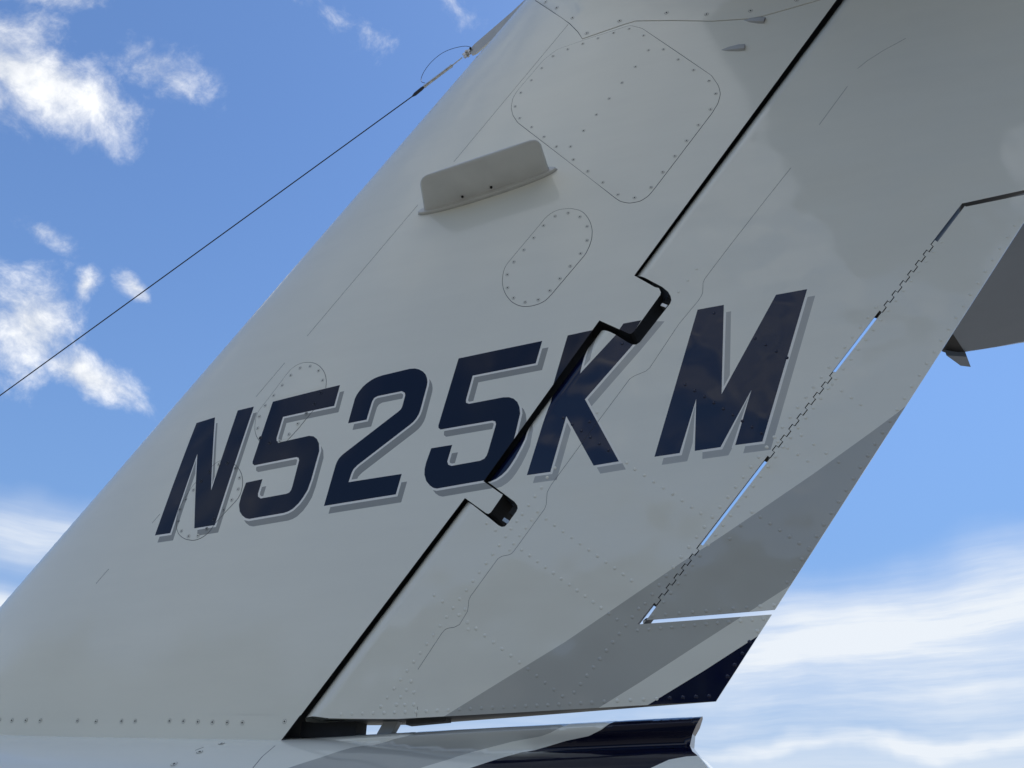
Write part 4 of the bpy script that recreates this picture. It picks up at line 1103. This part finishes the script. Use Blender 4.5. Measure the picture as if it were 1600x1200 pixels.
# ---- aerial wire and its fittings at the fin tip ------------------------
w = MB()
d = (Vector(W1) - Vector(W0)); far_end = Vector(W0) + d.normalized() * -2.0
w.tube([far_end, W0, W1], .0022, M['cable'], 8)
wire = under(w.build('aerial_wire')); tag(wire, 'thin dark aerial wire running forward from the fin tip')
g = MB(); W1v, W2v = Vector(W1), Vector(W2)
g.tube([W1v - (W2v - W1v) * .05, W1v.lerp(W2v, .2), W1v.lerp(W2v, .8), W2v], [.0025, .0065, .0065, .005], M['cable'], 10)
g.build('sleeve', wire)
g = MB(); W3v, W4v, W5v = Vector(W3), Vector(W4), Vector(W5)
g.tube([W2v, W2v.lerp(W3v, .04), W2v.lerp(W3v, .08), W2v.lerp(W3v, .92), W2v.lerp(W3v, .96), W3v], [.004, .0072, .0056, .0056, .007, .004], M['steel'], 10)
g.tube([W3v, W4v], .0024, M['steel'], 8)
g.build('turnbuckle', wire)
g = MB(); t = (W5v - W4v).normalized(); s_ = Vector((-t.z, 0, t.x))
for k in (-1, 1): g.box(W4v.lerp(W5v, .5) + Vector((0, k * .006, 0)), t * .022, Vector((0, .0016, 0)), s_ * .0075, M['steel'])
g.tube([W4v.lerp(W5v, .45) + Vector((0, -.014, 0)), W4v.lerp(W5v, .45) + Vector((0, .014, 0))], .0055, M['steel'], 10)
g.tube([W4v.lerp(W5v, .8) + Vector((0, -.012, 0)), W4v.lerp(W5v, .8) + Vector((0, .012, 0))], .0045, M['dark'], 10)
g.build('shackle', wire)
g = MB(); lp = [Vector(q) for q in LOOP]
for _ in range(2):
    q = [lp[0]]
    for a, c in zip(lp, lp[1:]): q += [a.lerp(c, .25), a.lerp(c, .75)]
    lp = q + [lp[-1]]
g.tube(lp, .0011, M['cable'], 6)
g.build('safety_lanyard', wire)
g = MB(); st = [Vector(q) for q in STRAP]
n = len(st); F0 = [q + Vector((0, -.004, 0)) for q in st]; F1 = [q + Vector((0, .004, 0)) for q in st]
g.face(F0, M['strap']); g.face(F1[::-1], M['strap'])
for i in range(n):
    j = (i + 1) % n; g.face([F0[i], F1[i], F1[j], F0[j]], M['strap'])
g.build('strap', wire)

# ---- horizontal stabiliser on top of the fin ----------------------------
def stab():
    zc = 4.3
    TLx, TY = S_TIPLE[0], S_TIPLE[1]
    rle, rte = -0.06, 1.5
    tle, tte = TLx, TLx + 0.78
    b = MB(); bt = MB(); ev = MB()
    us = [0, .004, .012, .03, .06, .1, .16, .17, .25, .4, .55, .7, .82]
    ue = [.824, .87, .92, .96, 1.0]
    def yt(u, c): return 5 * .09 * c * (.2969 * math.sqrt(u) - .126 * u - .3516 * u * u + .2843 * u ** 3 - .1036 * u ** 4)
    def P(u, v, s, side):
        le = rle + (tle - rle) * v; te = rte + (tte - rte) * v
        if v > .985: le += .02
        c = te - le; k = 1.0 if v < .99 else .35
        return (le + u * c, side * v * (TY + .0), zc + s * yt(u, c) * k + .0)
    vs = [0, .15, .3, .45, .6, .75, .9, .96, .985, 1.0]
    for side in (-1, 1):
        for s in (-1, 1):
            for arr, B in ((us, None), (ue, ev)):
                for u0, u1 in zip(arr, arr[1:]):
                    for v0, v1 in zip(vs, vs[1:]):
                        q = [P(u0, v0, s, side), P(u1, v0, s, side), P(u1, v1, s, side), P(u0, v1, s, side)]
                        n_ = (Vector(q[1]) - Vector(q[0])).cross(Vector(q[3]) - Vector(q[0]))
                        if n_.z * s < 0: q.reverse()
                        bb = B if B else (bt if u1 <= .161 and v0 > .08 else b)
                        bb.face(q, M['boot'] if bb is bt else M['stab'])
        for arr in (us, ue):
            for u0, u1 in zip(arr, arr[1:]):
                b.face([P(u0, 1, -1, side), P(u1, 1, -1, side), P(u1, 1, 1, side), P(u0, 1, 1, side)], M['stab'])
    o = under(b.build('horizontal_stabilizer'))
    tag(bt.build('deicing_boot', o), 'black rubber boot along the leading edge'); ev.build('elevator', o)
    # small horn below the tip
    g = MB(); hs = [Vector(q) for q in S_HORN]
    F0 = [q + Vector((0, 0, -.012)) for q in hs]; F1 = [q + Vector((0, 0, .055)) for q in hs]
    g.face(F0, M['stab']); g.face(F1[::-1], M['stab'])
    for i in range(4):
        j = (i + 1) % 4; g.face([F0[i], F1[i], F1[j], F0[j]], M['stab'])
    g.build('tip_fin', o)
stab()
